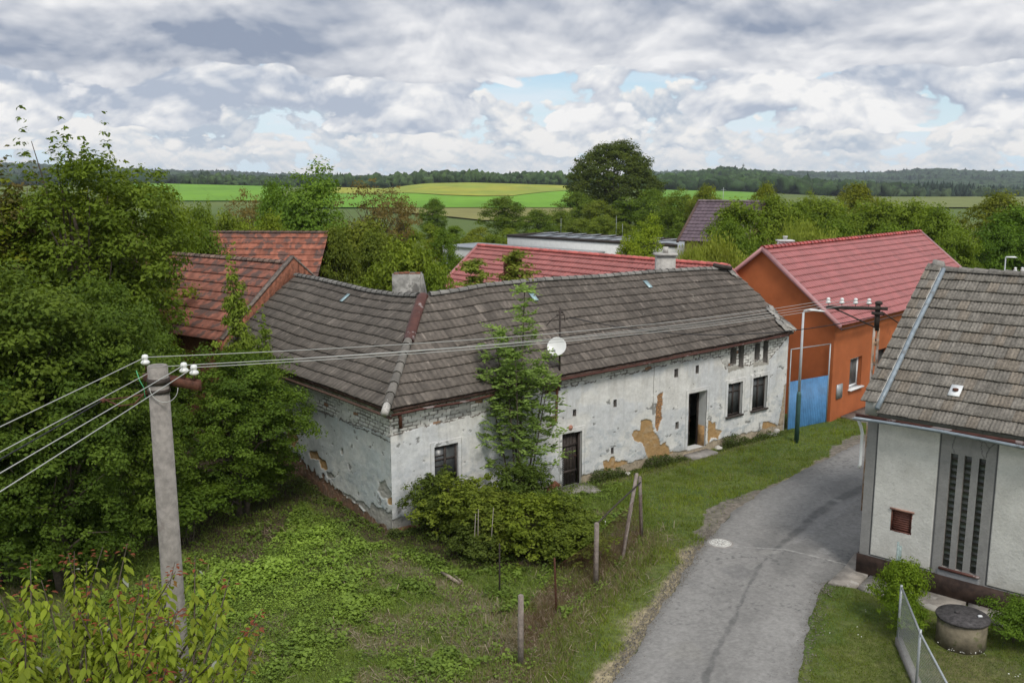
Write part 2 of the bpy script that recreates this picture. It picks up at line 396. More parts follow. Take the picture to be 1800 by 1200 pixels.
def road():
    L = resample(RL[1:12], 1700); Rr = resample(RR[1:12], 1700); w = np.linspace(0, 1, 130)
    P = L[:, None, :]*(1-w)[None, :, None]+Rr[:, None, :]*w[None, :, None]
    x, y = P[..., 0].copy(), P[..., 1].copy()
    # ragged edges
    e0 = (fbm(y[:, 0]*1.3, y[:, 0]*0, 5, 4)-.5)*.5; e1 = (fbm(y[:, -1]*1.1, y[:, -1]*0, 8, 4)-.5)*.35
    x[:, 0] += e0; x[:, 1] = x[:, 2]*.5+x[:, 0]*.5; x[:, -1] += e1; x[:, -2] = x[:, -3]*.5+x[:, -1]*.5
    ww = np.broadcast_to(w, x.shape)
    col = np.zeros(x.shape+(3,)); col[:] = (.185, .178, .168)
    n1 = fbm(x*.5, y*.35, 11, 5); n2 = fbm(x*4, y*4, 12, 4); n3 = fbm(x*12, y*12, 13, 3)
    col = mixc(col, sstep(n1, .40, .62)*.45, (.26, .25, .235))
    col = mixc(col, sstep(n1, .52, .36)*.35, (.125, .125, .12))
    for c_, s_ in ((.20, .09), (.80, .09)):
        col = mixc(col, np.exp(-((ww-c_)/s_)**2)*.45*(.5+n2), (.27, .26, .245))
    # longitudinal joint with a crumbled dark band
    seam = .50+.015*np.sin(y*1.3)+(fbm(y*3, y*0, 21, 4)-.5)*.035
    sw = .005+.015*sstep(fbm(y*.8, y*0+3, 22, 3), .45, .7)+.020*sstep(y, 23.5, 25)*sstep(y, 31, 28.5)+(n3-.5)*.026+(n2-.5)*.02
    dd = np.abs(ww-seam); col = mixc(col, sstep(dd, sw*1.5, sw*.6)*np.clip(.05+.95*n2, 0, .62), (.075, .075, .073))
    sh_ = sstep(np.abs(ww-seam-.012-sw*2.5), .05, .0)*.4*sstep(y, 22, 25); col = mixc(col, sh_, (.28, .27, .26))
    ed = np.minimum(ww, 1-ww); col = mixc(col, sstep(ed, .07, .0)*.5*(.4+n2), (.10, .098, .09))
    # transverse patch joint, small repairs
    pd = polydist(x, y, [G(1040+0, 0, 0)[:2]*0+(5.9, 24.2), (7.4, 24.0), (8.9, 22.9)]); col = mixc(col, sstep(pd, .05, .02)*.5*n3*2, (.33, .32, .3))
    for (qx, qy, r, kk) in ((1470, 882, .33, (.30, .29, .27)), (1350, 975, .3, (.28, .27, .25)), (1450, 972, .22, (.32, .31, .29)), (1210, 1150, .5, (.23, .22, .2)), (1370, 1110, .7, (.27, .26, .245)), (1300, 1010, .5, (.155, .15, .145))):
        c_ = G(qx, qy); dd = np.hypot(x-c_[0], y-c_[1])+(n2-.5)*.5; col = mixc(col, sstep(dd, r, r*.5)*.6, kk)
    col *= (.80+.40*n3)[..., None]
    n4 = fbm(x*22, y*22, 14, 2); col *= (.84+.32*n4)[..., None]; cr = np.abs(fbm(x*1.1, y*1.1, 17, 5)-.5); col = mixc(col, (cr < .0045)*sstep(fbm(x*.6, y*.6, 18, 2), .45, .55)*.45, (.09, .09, .085))
    z = .035+.02*(1-(2*ww-1)**2)+(n1-.5)*.02
    m, n = x.shape; i, j = np.meshgrid(np.arange(m-1), np.arange(n-1), indexing='ij'); a = (i*n+j).ravel()
    o = npmesh('road', np.stack([x, y, z], -1), np.stack([a, a+1, a+n+1, a+n], 1), M['road'], col=col.reshape(-1, 3), smooth=True)
    o['kind'] = 'structure'
    return L, Rr
ROADL, ROADR = road()
def gpoly(pts): return [tuple(G(*p)[:2]) for p in pts]
FENCE = [(-.9, 15.2), (.18, 17.97), (1.03, 20.27), (2.07, 21.8), (3.2, 24.3), (3.63, 24.94)]
GRAVEL = gpoly([(1225, 905), (1262, 885), (1300, 872), (1390, 838), (1450, 805), (1505, 765), (1540, 760), (1510, 800), (1440, 840), (1330, 900), (1270, 940), (1232, 945)])
def zones(x, y):
    """masks of the near ground, shared by the soil colour and by what grows on it"""
    wx = x+(fbm(x*1.3, y*1.3, 31, 4)-.5)*.7; wy = y+(fbm(x*1.3, y*1.3, 35, 4)-.5)*.7
    roadm = inpoly(x, y, RL+RR[::-1])
    dl = polydist(wx, wy, RL); dr = polydist(wx, wy, RR)
    right = (x > np.interp(y, [p[1] for p in RR], [p[0] for p in RR])) & ~roadm
    left = ~right & ~roadm
    sh = left*sstep(dl, .62, .25)*sstep(y, 25, 23.6)+left*sstep(dl, .25, .1)*(y > 23)
    grav = left*inpoly(wx, wy, GRAVEL).astype(float)
    f = polydist(x, y, FENCE); side = x < np.interp(y, [p[1] for p in FENCE], [p[0] for p in FENCE])
    inside = left & side & (y < 27)
    dryf = np.exp(-(f/.85)**2)*.8*left*sstep(y, 26.5, 24.5)
    d1 = sstep(fbm(wx*.9, wy*.9, 41, 4), .53, .62)
    dryp = sstep(polydist(wx, wy, [(-3.2, 23.2), (-1.9, 21.9), (-.7, 20.6)]), .55, .25)+sstep(polydist(wx, wy, [(-2.9, 17.6), (-1.7, 17.2), (-.5, 16.6)]), .5, .2)+sstep(polydist(wx, wy, [(-3.9, 19.4), (-2.8, 18.9)]), .5, .2)+sstep(polydist(wx, wy, [(-5.4, 18.5), (-4.7, 18.0)]), .4, .1)
    dryp = np.clip(dryp*.8+d1*.7, 0, 1)*inside
    # dark bare soil along the house and under the big trees
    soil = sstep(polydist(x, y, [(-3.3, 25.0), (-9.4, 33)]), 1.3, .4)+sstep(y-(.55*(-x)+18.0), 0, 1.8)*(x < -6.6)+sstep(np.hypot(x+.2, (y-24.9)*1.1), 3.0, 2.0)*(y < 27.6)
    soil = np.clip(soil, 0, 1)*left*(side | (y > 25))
    return dict(road=roadm, left=left, right=right, sh=np.clip(sh, 0, 1), grav=grav, inside=inside, dryf=dryf, dryp=dryp, soil=soil, dl=dl, dr=dr)
def near_ground():
    xs = np.arange(-17, 24, .07); ys = np.arange(6, 48, .07); x, y = np.meshgrid(xs, ys)
    Zn = zones(x, y); n1 = fbm(x*.8, y*.8, 51, 5); n2 = fbm(x*5, y*5, 52, 4); n3 = fbm(x*14, y*14, 53, 2)
    col = np.zeros(x.shape+(3,)); col[:] = (.070, .105, .022)
    col = mixc(col, sstep(n1, .4, .62)*.7, (.10, .13, .025)); col = mixc(col, sstep(n2, .55, .7)*.3, (.10, .09, .045))
    col = mixc(col, Zn['dryf']*.8, (.16, .12, .075)); col = mixc(col, Zn['dryp']*.6, (.19, .155, .10))
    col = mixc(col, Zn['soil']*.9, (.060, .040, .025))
    rt = Zn['right'].astype(float)
    col = mixc(col, rt*sstep(n1, .45, .6)*.4, (.12, .11, .04))
    sl = rt*inpoly(x+n2*.3, y, gpoly([(1640, 1150), (1700, 1140), (1800, 1165), (1900, 1300), (1640, 1300)])); col = mixc(col, sl*.5, (.12, .10, .05))
    col = mixc(col, Zn['sh']*.9, (.30, .245, .16)); col = mixc(col, Zn['grav']*.9, (.15, .13, .11))
    dg = np.clip(Zn['sh']+Zn['grav'], 0, 1); col *= (1-dg*.35+dg*.7*n3)[..., None]
    # trodden strip of earth along the street front of the house
    fr = polydist(x, y, [(1.8, 28.9), (9.3, 34.8)]); col = mixc(col, sstep(fr+n2*.5, .95, .45)*.6, (.11, .085, .055))
    col *= (.75+.5*n2)[..., None]
    z = .012+(n2-.5)*.03*(1-Zn['road']); z = np.where(Zn['road'] | (Zn['dl'] < .3) | (Zn['dr'] < .25), np.minimum(z, .01), z)
    ed = np.minimum(np.minimum(x-xs[0], xs[-1]-x), np.minimum(y-ys[0], ys[-1]-y)); z = z-sstep(ed, 1.0, 0)*.12
    m, n = x.shape; i, j = np.meshgrid(np.arange(m-1), np.arange(n-1), indexing='ij'); a = (i*n+j).ravel()
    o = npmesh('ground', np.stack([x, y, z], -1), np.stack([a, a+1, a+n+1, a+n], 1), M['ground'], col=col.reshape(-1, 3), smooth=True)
    o['kind'] = 'structure'
near_ground()

# ------------------------------------------------------------------ far woods (stuff)
def ico():
    import bmesh
    bm = bmesh.new(); bmesh.ops.create_icosphere(bm, subdivisions=2, radius=1.0)
    V = np.array([v.co[:] for v in bm.verts]); F = np.array([[v.index for v in f.verts] for f in bm.faces]); bm.free(); return V, F
ICO_V, ICO_F = ico()
def wood(name, label, boxes, seed, c1, c2, conif=.2, sp=7.0, hh=(10, 15)):
    """a wood that reads as one mass: one lumpy crown per tree, merged"""
    R = np.random.RandomState(seed); P = []
    for (p0, p1, d0, d1) in boxes:
        nrow = int((d1-d0)/sp)
        for r in range(nrow):
            Yd = d0+(d1-d0)*(r+.5)/nrow; wdt = (p1-p0)/FPX*Yd; k = int(wdt/sp)
            px = p0+(p1-p0)*(np.arange(k)+R.rand(k))/max(k, 1); yy = Yd+R.randn(k)*sp*.35
            P.append(np.stack([(px-900)/FPX*yy, yy], 1))
    P = np.concatenate(P); n = len(P); z = hgt(P[:, 0], P[:, 1])-1
    H = hh[0]+(hh[1]-hh[0])*R.rand(n)*(.6+.8*vnoise(P[:, 0]/40, P[:, 1]/40, 3)); W = sp*(.62+.28*R.rand(n))
    cf = (fbm(P[:, 0]/70, P[:, 1]/70, seed+2, 2)+(R.rand(n)-.5)*.25) < conif
    nv = len(ICO_V); V = np.repeat(ICO_V[None], n, 0).copy()
    jit = 1+.48*(R.rand(n, nv)-.5)*2
    V *= jit[..., None]
    zz = V[:, :, 2]; rad = np.where(cf[:, None], np.clip(.95-.75*(zz+1)/2*1.05, .06, 1), 1.0)
    V[:, :, 0] *= rad; V[:, :, 1] *= rad
    V[:, :, 0] *= W[:, None]; V[:, :, 1] *= W[:, None]
    V[:, :, 2] = (zz*.5+.5)*np.where(cf, H*1.22, H)[:, None]
    V[:, :, 0] += P[:, 0:1]; V[:, :, 1] += P[:, 1:2]; V[:, :, 2] += z[:, None]
    tint = R.rand(n)[:, None]; c = np.array(c1)*(1-tint)+np.array(c2)*tint; c[cf] = np.array([.016, .028, .018])*(.8+.5*R.rand(cf.sum()))[:, None]
    cc = np.repeat(c[:, None, :], nv, 1)*(.45+1.1*R.rand(n, nv))[..., None]*1.25
    F = (ICO_F[None]+(np.arange(n)*nv)[:, None, None]).reshape(-1, 3)
    o = npmesh(name, V.reshape(-1, 3), F, M['farwood'], col=cc.reshape(-1, 3))
    tag(o, label, 'wood', kind='stuff')
M['farwood'] = mat('far wood', attr=True, var=.55, scale=.9, rough=1)
wood('woodland', 'dark mixed wood along the crest behind the yellow green field', [(560, 1130, 830, 960)], 3, (.022, .042, .014), (.045, .075, .022), conif=.24, sp=6.0, hh=(7, 11.5))
wood('woodland', 'broadleaf wood climbing the rounded hill with the mast', [(1110, 1600, 850, 1560)], 4, (.018, .036, .012), (.036, .064, .018), conif=.22, sp=9.5, hh=(10, 15))
wood('woodland', 'dark pine belt beyond the yellow rapeseed strip', [(1500, 2000, 830, 1000)], 5, (.020, .034, .016), (.04, .06, .025), conif=.50, sp=6.5, hh=(8, 13))
wood('woodland', 'bluish forested ridge closing the view on the right', [(1120, 2100, 1600, 3250)], 6, (.022, .042, .020), (.036, .058, .025), conif=.34, sp=19, hh=(12, 20))
wood('woodland', 'low wooded band in front of the left ridge', [(-120, 600, 1050, 2050)], 7, (.020, .038, .018), (.034, .055, .022), conif=.36, sp=15, hh=(10, 17))
wood('woodland', 'distant blue ridge of forest on the left skyline', [(-200, 760, 2300, 3250)], 8, (.024, .042, .022), (.034, .054, .026), conif=.34, sp=20, hh=(12, 19))
wood('woodland', 'broken line of pines and shrubs behind the left green field', [(335, 380, 805, 850), (392, 455, 805, 850), (468, 520, 805, 850)], 9, (.022, .042, .014), (.04, .065, .02), conif=.12, sp=5.0, hh=(3, 9.5))
# ------------------------------------------------------------------ building helpers
def grid_faces(m, n, keep=None):
    i, j = np.meshgrid(np.arange(m-1), np.arange(n-1), indexing='ij'); a = (i*n+j)
    F = np.stack([a, a+1, a+n+1, a+n], -1)
    return F[keep] if keep is not None else F.reshape(-1, 4)
def relief_wall(name, F, L, ztop, colfn, mat_, parent, step=.025, s0=0.0, zb=-.1, holes=()):
    """a wall sheet whose plaster, lost patches and brick joints are real relief"""
    ss_ = np.arange(s0, L+step*.5, step); ss_[-1] = L
    zz = np.linspace(0, 1, int(4.4/step)); S, T = np.meshgrid(ss_, zz)
    Zt = np.interp(S, *zip(*ztop)); Zv = zb+(Zt-zb)*T
    Zg = Zv.copy()
    for (a0, a1, z0, z1) in holes:     # snap rows near holes is not needed at this step
        pass
    col, dep = colfn(S, Zv)
    P = F.O[None, None, :]+F.e*S[..., None]+F.n*dep[..., None]
    m, n = S.shape
    cs = (S[:-1, :-1]+S[1:, 1:])/2; cz = (Zv[:-1, :-1]+Zv[1:, 1:])/2
    keep = np.ones(cs.shape, bool)
    for (a0, a1, z0, z1) in holes: keep &= ~((cs > a0) & (cs < a1) & (cz > z0) & (cz < z1))
    Fc = grid_faces(m, n, keep)
    if F.e[0]*F.n[1]-F.e[1]*F.n[0] > 0: Fc = Fc[:, ::-1]
    return npmesh(name, np.concatenate([P, Zg[..., None]], -1), Fc, mat_, parent, col=col.reshape(-1, 3), smooth=False)
def reveal(mb, F, a0, a1, z0, z1, d):
    """four faces lining an opening (slightly oversize so no gap shows)"""
    e = .012
    for (p, q, r, s_) in (((a0-e, z0-e), (a0-e, z1+e), 0, 0), ((a1+e, z1+e), (a1+e, z0-e), 0, 0), ((a0-e, z1+e), (a1+e, z1+e), 0, 0), ((a1+e, z0-e), (a0-e, z0-e), 0, 0)):
        mb.add([F.pt(p[0], -.004, p[1]), F.pt(q[0], -.004, q[1]), F.pt(q[0], -d, q[1]), F.pt(p[0], -d, p[1])], [(0, 1, 2, 3)])
def window(F, a0, a1, z0, z1, parent, dep=.12, fm='wood_dark', gm='glass_dim', trans=.3, leaves=2, bars=0, fw=.055, label=None, sill=None, rev='plain_white', behind=True):
    rb = MB(); reveal(rb, F, a0, a1, z0, z1, dep+.03)
    r = rb.build('window_reveal', M[rev], parent)
    fb = MB(); d0, d1 = -dep-.05, -dep
    fb.fbox(F, a0, a0+fw, d0, d1, z0, z1); fb.fbox(F, a1-fw, a1, d0, d1, z0, z1)
    fb.fbox(F, a0+fw, a1-fw, d0, d1, z1-fw, z1); fb.fbox(F, a0+fw, a1-fw, d0, d1, z0, z0+fw)
    w = (a1-a0)
    for k in range(1, leaves):
        c = a0+w*k/leaves; fb.fbox(F, c-fw*.6, c+fw*.6, d0, d1+.01, z0+fw, z1-fw)
    if trans:
        zt = z1-(z1-z0)*trans
        for k in range(leaves): fb.fbox(F, a0+w*k/leaves+fw*.6, a0+w*(k+1)/leaves-fw*.6, d0, d1-.005, zt-.022, zt+.022)
    for b in range(bars):
        zt = z0+(z1-z0)*(b+1)/(bars+1)
        fb.fbox(F, a0+fw, a0+w/2-fw*.6, d0, d1-.008, zt-.012, zt+.012)
    fr = fb.build('window', M[fm], parent)
    if label: fr['label'] = label
    MB().fbox(F, a0+fw*.5, a1-fw*.5, d0+.012, d0+.02, z0+fw*.5, z1-fw*.5).build('pane', M[gm], fr)
    if sill:
        MB().fbox(F, a0-.08, a1+.08, -dep, sill, z0-.055, z0+.0).build('sill', M['wood_dark' if fm == 'wood_dark' else 'white'], fr)
    return fr
def tile_roof(name, mt, parent, O, es, ed, zf, d0, d1, nc, s0f, s1f, colfn, ribw=.1, ribh=.012, step=.05, ds=.028, tilew=.2, seed=0, jag=.006, smooth=False, wob=.012, slen=None):
    """overlapping tile courses: every course is its own strip with a real lip and ribs"""
    O = np.array(O, float); es = np.array(es, float); ed = np.array(ed, float)
    smin = min(s0f(d0), s0f(d1)); smax = max(s1f(d0), s1f(d1))
    s = np.arange(smin, smax+ds, ds); n = len(s); dd = (d1-d0)/nc
    V = []; C = []; Fs = []; base = 0; rr = [(.05, .45), (0.0, .50), (0.0, 1.0), (.45, .62), (.8, .38), (1.16, 0.0)]
    for k in range(nc):
        ti = np.floor(s/tilew+(.5 if k % 2 else 0)).astype(int)
        hh = hsh(ti, k, seed); h2 = hsh(ti, k, seed+5)
        for q, (f, hgt_) in enumerate(rr):
            dk = f*dd if q >= 3 else f
            d = d0+k*dd+dk
            d = np.minimum(d, d1) if k == nc-1 else d
            dv = d+(h2-.5)*wob*(1 if q < 3 else .3)+(fbm(s*.35, s*0+k*.8, seed+2, 3)-.5)*wob*5
            lo, hi = s0f(d), s1f(d); sc_ = np.clip(s, lo, hi)
            rib = ribh*(np.abs(np.sin(pi*s/ribw))-.5) if q > 1 else 0*s
            z = zf(sc_, np.clip(dv, d0-.1, d1+.02))+step*hgt_+rib+(hh-.5)*jag*2*(1 if q > 1 else .3)
            P = O[None, :]+es*sc_[:, None]+ed*dv[:, None]
            V.append(np.concatenate([P, z[:, None]], 1))
            c = colfn(sc_, d+0*s, hh, h2, k)
            if q < 2: c = c*.55  # underside of each lip darkened, shade under the course put into the colour
            C.append(c)
        for q in range(len(rr)-1):
            a = base+q*n+np.arange(n-1); sc0 = np.clip(s, s0f(d0+k*dd), s1f(d0+k*dd))
            ok = (s[1:] > min(s0f(d0+k*dd), s0f(d0+k*dd+dd))) & (s[:-1] < max(s1f(d0+k*dd), s1f(d0+k*dd+dd)))
            a = a[ok]; Fs.append(np.stack([a, a+1, a+n+1, a+n], 1))
        base += n*len(rr)
    F = np.concatenate(Fs)
    if es[0]*ed[1]-es[1]*ed[0] < 0: F = F[:, ::-1]
    return npmesh(name, np.concatenate(V), F, mt, parent, col=np.concatenate(C), smooth=smooth)
def ridge_caps(name, mt, parent, P0, P1, zfn=None, L=.36, r=.11, colr=None, seed=1, lift=.0, n=None):
    """half-round ridge tiles laid end to end, each lapping the next"""
    P0 = np.array(P0, float); P1 = np.array(P1, float); D_ = np.linalg.norm((P1-P0)[:2]); k = max(2, int(D_/L)); V = []; F = []; C = []; b = 0
    R = np.random.RandomState(seed)
    e = (P1-P0)/np.linalg.norm(P1-P0); side = np.array([-e[1], e[0], 0]); side /= np.linalg.norm(side)
    for i in range(k):
        t0, t1 = i/k, (i+1.12)/k
        c = (colr if colr is not None else np.array([.2, .19, .175]))*(.75+.5*R.rand())
        for t, ra in ((t0, r*1.15), (t0+.02/k, r*1.15), (t1, r*.93)):
            p = P0+(P1-P0)*t
            if zfn: p = np.array([p[0], p[1], zfn(t)])
            for a in np.linspace(-.15, pi+.15, 9):
                V.append(p+side*cos(a)*ra+np.array([0, 0, 1])*(sin(a)*ra*.85+lift+(.012 if t != t1 else 0))); C.append(c)
        for q in range(2):
            for a in range(8): F.append((b+q*9+a, b+q*9+a+1, b+(q+1)*9+a+1, b+(q+1)*9+a))
        F.append(tuple(range(b, b+9))); b += 27
    return npmesh(name, np.array(V), [tuple(f) for f in F], mt, parent, col=np.array(C), smooth=False)

# ------------------------------------------------------------------ the old white farmhouse
C0 = np.array([-3.37, 25.16]); E1 = np.array([.791, .612]); E2 = np.array([-.612, .791]); HD = 3.05
RW = Frame(C0, E1, -E2); LW = Frame(C0, E2, -E1)
farm = thing('farmhouse', 'long derelict whitewashed farmhouse with sagging grey tiled roof and peeling plaster', 'house', (C0[0], C0[1], 0))
LR, LL = 17.93, 12.3
EZR = [(-1, 3.76), (0, 3.77), (3, 3.83), (5.7, 3.88), (8.8, 3.92), (13, 4.0), (18.5, 4.12)]
EZL = [(-1, 3.80), (0, 3.80), (2.3, 3.80), (6.2, 3.74), (8.8, 3.70), (12.5, 3.80)]
RZR = [(2.5, 6.27), (3.05, 6.28), (4.3, 6.33), (5.4, 6.42), (7.9, 6.45), (10.5, 6.38), (13.5, 6.38), (16.1, 6.33), (18.2, 6.22)]
RZL = [(2.5, 6.27), (3.05, 6.27), (4.5, 6.15), (6.4, 6.09), (8.5, 6.14), (10.3, 6.17), (12.6, 6.16)]
def zroof(ez, rz):
    ex, ey = zip(*ez); rx, ry = zip(*rz)
    def f(s, d):
        t = np.clip((d+.28)/(HD+.28), -.1, 2.2); t = np.where(t > 1, 2-t, t)
        a = np.interp(s, ex, ey); b = np.interp(s, rx, ry)
        und = (fbm(s*.30, d*.5, 61, 3)-.5)*.16*np.clip(t*(1-t)*4, 0, 1)
        return a+(b-a)*t-.05+und
    return f
ZR, ZL = zroof(EZR, RZR), zroof(EZL, RZL)
def crop_pts(F, pts, ox, oy, sc, d=0): return [F.hit(ox+x/sc, oy+y/sc, d) for x, y in pts]
A3 = (920, 640, 5.453); A4 = (1140, 580, 5.0); A8 = (440, 620, 3.53)
OCH_R = [crop_pts(RW, [(1035, 665), (1060, 640), (1130, 625), (1130, 550), (1165, 540), (1200, 520), (1240, 560), (1250, 640), (1290, 680), (1310, 780), (1360, 750), (1395, 790), (1400, 840), (1490, 835), (1490, 890), (1400, 910), (1300, 960), (1230, 940), (1180, 880), (1160, 780), (1130, 745), (1060, 730)], *A3),
         crop_pts(RW, [(1290, 290), (1335, 260), (1330, 500), (1310, 590), (1290, 650), (1265, 610), (1275, 480)], *A3),
         crop_pts(RW, [(755, 940), (800, 915), (830, 930), (850, 880), (875, 885), (880, 920), (960, 930), (1000, 945), (1040, 1000), (1020, 1020), (900, 1010), (860, 1070), (770, 1060), (780, 980)], *A3),
         crop_pts(RW, [(525, 790), (585, 820), (590, 860), (645, 885), (620, 930), (620, 960), (560, 950), (530, 1000), (520, 1050)], *A4),
         crop_pts(RW, [(1000, 850), (1010, 815), (1060, 800), (1100, 820), (1130, 830), (1110, 900), (1040, 940), (990, 900)], *A4)]
GRY_R = [crop_pts(RW, [(1180, 880), (1290, 850), (1310, 960), (1300, 1010), (1120, 1060), (1120, 930)], *A3)]
OCH_L = [crop_pts(LW, [(95, 440), (225, 440), (235, 480), (280, 480), (298, 545), (270, 590), (235, 560), (220, 470), (165, 470), (160, 600), (110, 560)], *A8),
         crop_pts(LW, [(365, 615), (415, 615), (425, 650), (470, 670), (475, 720), (440, 720), (425, 670), (370, 655)], *A8),
         crop_pts(LW, [(850, 900), (885, 900), (885, 945), (855, 940)], *A8)]
GRY_L = [crop_pts(LW, [(800, 800), (835, 790), (860, 850), (880, 870), (870, 900), (820, 900), (790, 860)], *A8),
         crop_pts(LW, [(165, 470), (225, 470), (235, 600), (170, 600)], *A8),
         crop_pts(LW, [(730, 1000), (740, 950), (765, 930), (800, 960), (880, 1000), (900, 1160), (700, 1100)], *A8),
         crop_pts(LW, [(470, 760), (475, 740), (500, 745), (520, 765), (550, 730), (545, 750), (520, 770), (480, 775)], *A8),
         crop_pts(LW, [(555, 600), (575, 595), (575, 635), (560, 635)], *A8)]
BRK_R = crop_pts(RW, [(0, 1), (0, 1)], 690, 775, 1)[:0]
BL_R = [(-.1, 2.85), (1.43, 3.0), (3.0, 3.02), (3.1, 3.08), (5.9, 3.36), (7.5, 3.42), (10.3, 3.48), (10.6, 3.52), (12.8, 3.55), (13.9, 3.42), (14.2, 2.98), (16.7, 2.95), (17.1, 3.25), (17.6, 3.62), (18, 3.9)]
BL_L = [(-.1, 2.85), (2, 2.78), (3.6, 2.74), (5.2, 2.78), (12.5, 2.7)]
BB_L = [(-.1, .12), (.8, .12), (1.3, .18), (2.0, .30), (2.8, .34), (3.4, .46), (4.2, .55), (5.2, .62), (6.4, .9), (12.5, 1.0)]
def bricks(S, Z_, seed, bw=.29, bh=.105, j=.012):
    r = np.floor(Z_/bh).astype(int); off = (r % 2)*.5*bw+hsh(r, r*3, seed)*.05; b = np.floor((S+off)/bw).astype(int)
    fz = Z_/bh-r; fs = (S+off)/bw-b
    vis = fbm(S*2.3, Z_*3.1, seed+7, 3)
    tilt = (hsh(b, r, seed)-.5)
    jj = (fz < (j/bh)*2.0*np.clip((vis-.44)*7, 0, 1.2)) | (fs < (j/bw)*2.2*np.clip((vis-.34)*7, 0, 1.6))
    return jj, tilt, hsh(b, r, seed+3)
def wall_col(side):
    och, gry = (OCH_R, GRY_R) if side == 'R' else (OCH_L, GRY_L)
    bl = BL_R if side == 'R' else BL_L; sd = 70 if side == 'R' else 90
    def f(S, Z_):
        wS = S+(fbm(S*5, Z_*5, sd, 4)-.5)*.16; wZ = Z_+(fbm(S*5, Z_*5, sd+3, 4)-.5)*.16
        n1 = fbm(S*.9, Z_*1.3, sd+5, 5); n2 = fbm(S*5, Z_*7, sd+6, 4); n3 = fbm(S*14, Z_*14, sd+8, 3); st = fbm(S*6, Z_*1.2, sd+12, 4)
        col = np.zeros(S.shape+(3,)); col[:] = (.66, .65, .62) if side == 'R' else (.60, .61, .59)
        col = mixc(col, sstep(n1, .40, .58)*.6, (.53, .55, .575) if side == 'R' else (.42, .47, .485))
        col = mixc(col, sstep(n2, .56, .66)*sstep(Z_, 2.6, .8)*.45, (.30, .35, .39))
        col = mixc(col, sstep(st, .50, .70)*.3*sstep(Z_, .8, 3.2), (.46, .435, .39)); col = mixc(col, sstep(fbm(S*9, Z_*.6, sd+14, 3), .62, .78)*.2, (.36, .365, .36))
        col = mixc(col, sstep(Z_, .55, .1)*sstep(n2, .38, .6)*.7, (.32, .30, .26))
        dep = (n1-.5)*.035+(n2-.5)*.012
        # flaking chips
        ch = sstep(fbm(S*3.1, Z_*4.3, sd+20, 5), .725, .74)*(Z_ < 2.7); col = mixc(col, ch*.9, (.22, .22, .21)); dep = dep-ch*.01
        # bare brickwork under the eave, whitewashed
        bm = wZ > np.interp(S, *zip(*bl))
        jj, tl, hb = bricks(S, Z_, sd)
        bc = np.zeros_like(col); bc[:] = (.65, .64, .60); bc *= (.82+.3*hb)[..., None]; bc = mixc(bc, sstep(fbm(S*1.6, Z_*2.4, sd+31, 3), .56, .68)*.35, (.34, .32, .29))
        red = (hb > .985); bc[red] = (.30, .17, .10)
        bc[jj] = (.17, .155, .14)
        col[bm] = bc[bm]; dep = np.where(bm, -.012+tl*.014-jj*.02, dep)
        eb = (np.abs(wZ-np.interp(S, *zip(*bl))) < .02) & (n2 > .47); col[eb] = (.16, .14, .12)
        # lost plaster
        pm = np.zeros(S.shape, bool)
        for P in gry:
            k = inpoly(wS, wZ, P); pm |= k; col[k] = (np.array([.33, .32, .29])*(.8+.5*n2[k])[:, None])
        for P in och:
            k = inpoly(wS, wZ, P); pm |= k; c = np.zeros_like(col); c[:] = (.40, .255, .115); c = mixc(c, sstep(n3, .45, .65)*.5, (.31, .18, .075)); c = mixc(c, sstep(n2, .58, .7)*.4, (.46, .36, .24)); col[k] = c[k]
        if side == 'R':
            P = OCH_R[1]; k = inpoly(wS, wZ, P); j2, _, h2 = bricks(S, Z_, 5, .15, .08); c = np.zeros_like(col); c[:] = (.42, .22, .09); c *= (.8+.4*h2)[..., None]; c[j2] = (.2, .12, .07); col[k] = c[k]
            k = (wZ < .42+.1*n2) & (S < 1.2); pm |= k; col[k] = np.array([.33, .315, .285])*(.85+.3*n2[k])[:, None]
            k = (wZ < .16) & (S < 1.0); col[k] = np.array([.30, .16, .10])*(.7+.6*n2[k])[:, None]
            k = (np.abs(S-10.42-(n3-.5)*.03) < .012) & (Z_ > 2.0) & (Z_ < 3.5); col[k] = (.2, .18, .16)
            k = (wS > 17.55+.25*sstep(Z_, .2, 1.8)) & (wZ < 1.9); col[k] = np.array([.33, .27, .2])*(.7+.6*n3[k])[:, None]; dep = np.where(k, dep-.03, dep)
            k = (wZ < .10+.30*fbm(S*.7, S*0, 77, 3)) & (S > 3); col[k] = np.array([.36, .30, .22])*(.7+.6*n3[k])[:, None]; pm |= k
            # raised plaster bands round openings
            for (a0, a1, z0, z1) in OPEN_R[:5]:
                w_ = .14; bd = (S > a0-w_) & (S < a1+w_) & (Z_ > z0-.0) & (Z_ < z1+w_) & ~((S > a0) & (S < a1) & (Z_ < z1)) & ~pm
                dep = np.where(bd, dep+.022, dep); ed = bd & ((S < a0-w_+.02) | (Z_ > z1+w_-.02) | (S > a1+w_-.02)); col[ed] = (.40, .40, .38)
            for a, b in ((14.35, 15.3), (15.82, 16.75)):
                k = (S > a) & (S < b) & (wZ > 2.84) & (wZ < 3.02); col[k] = (.36, .34, .30)
            k = (wS > 2.0) & (wS < 2.75) & (wZ > 3.05) & (wZ < 3.7); col[k & ~jj] *= .62
        else:
            ba = np.interp(S, *zip(*BB_L)); k = wZ < ba+(n2-.5)*.5; pm |= k
            c = np.zeros_like(col); c[:] = (.23, .13, .08); c = mixc(c, sstep(n2, .42, .6)*.7, (.15, .105, .07)); c = mixc(c, sstep(n3, .6, .8)*.5, (.36, .29, .22)); col[k] = c[k]
            k = (wZ < .40+.12*n2) & (wZ > ba+.02) & (S < 3.0); pm |= k; col[k] = np.array([.36, .345, .31])*(.85+.3*n2[k])[:, None]
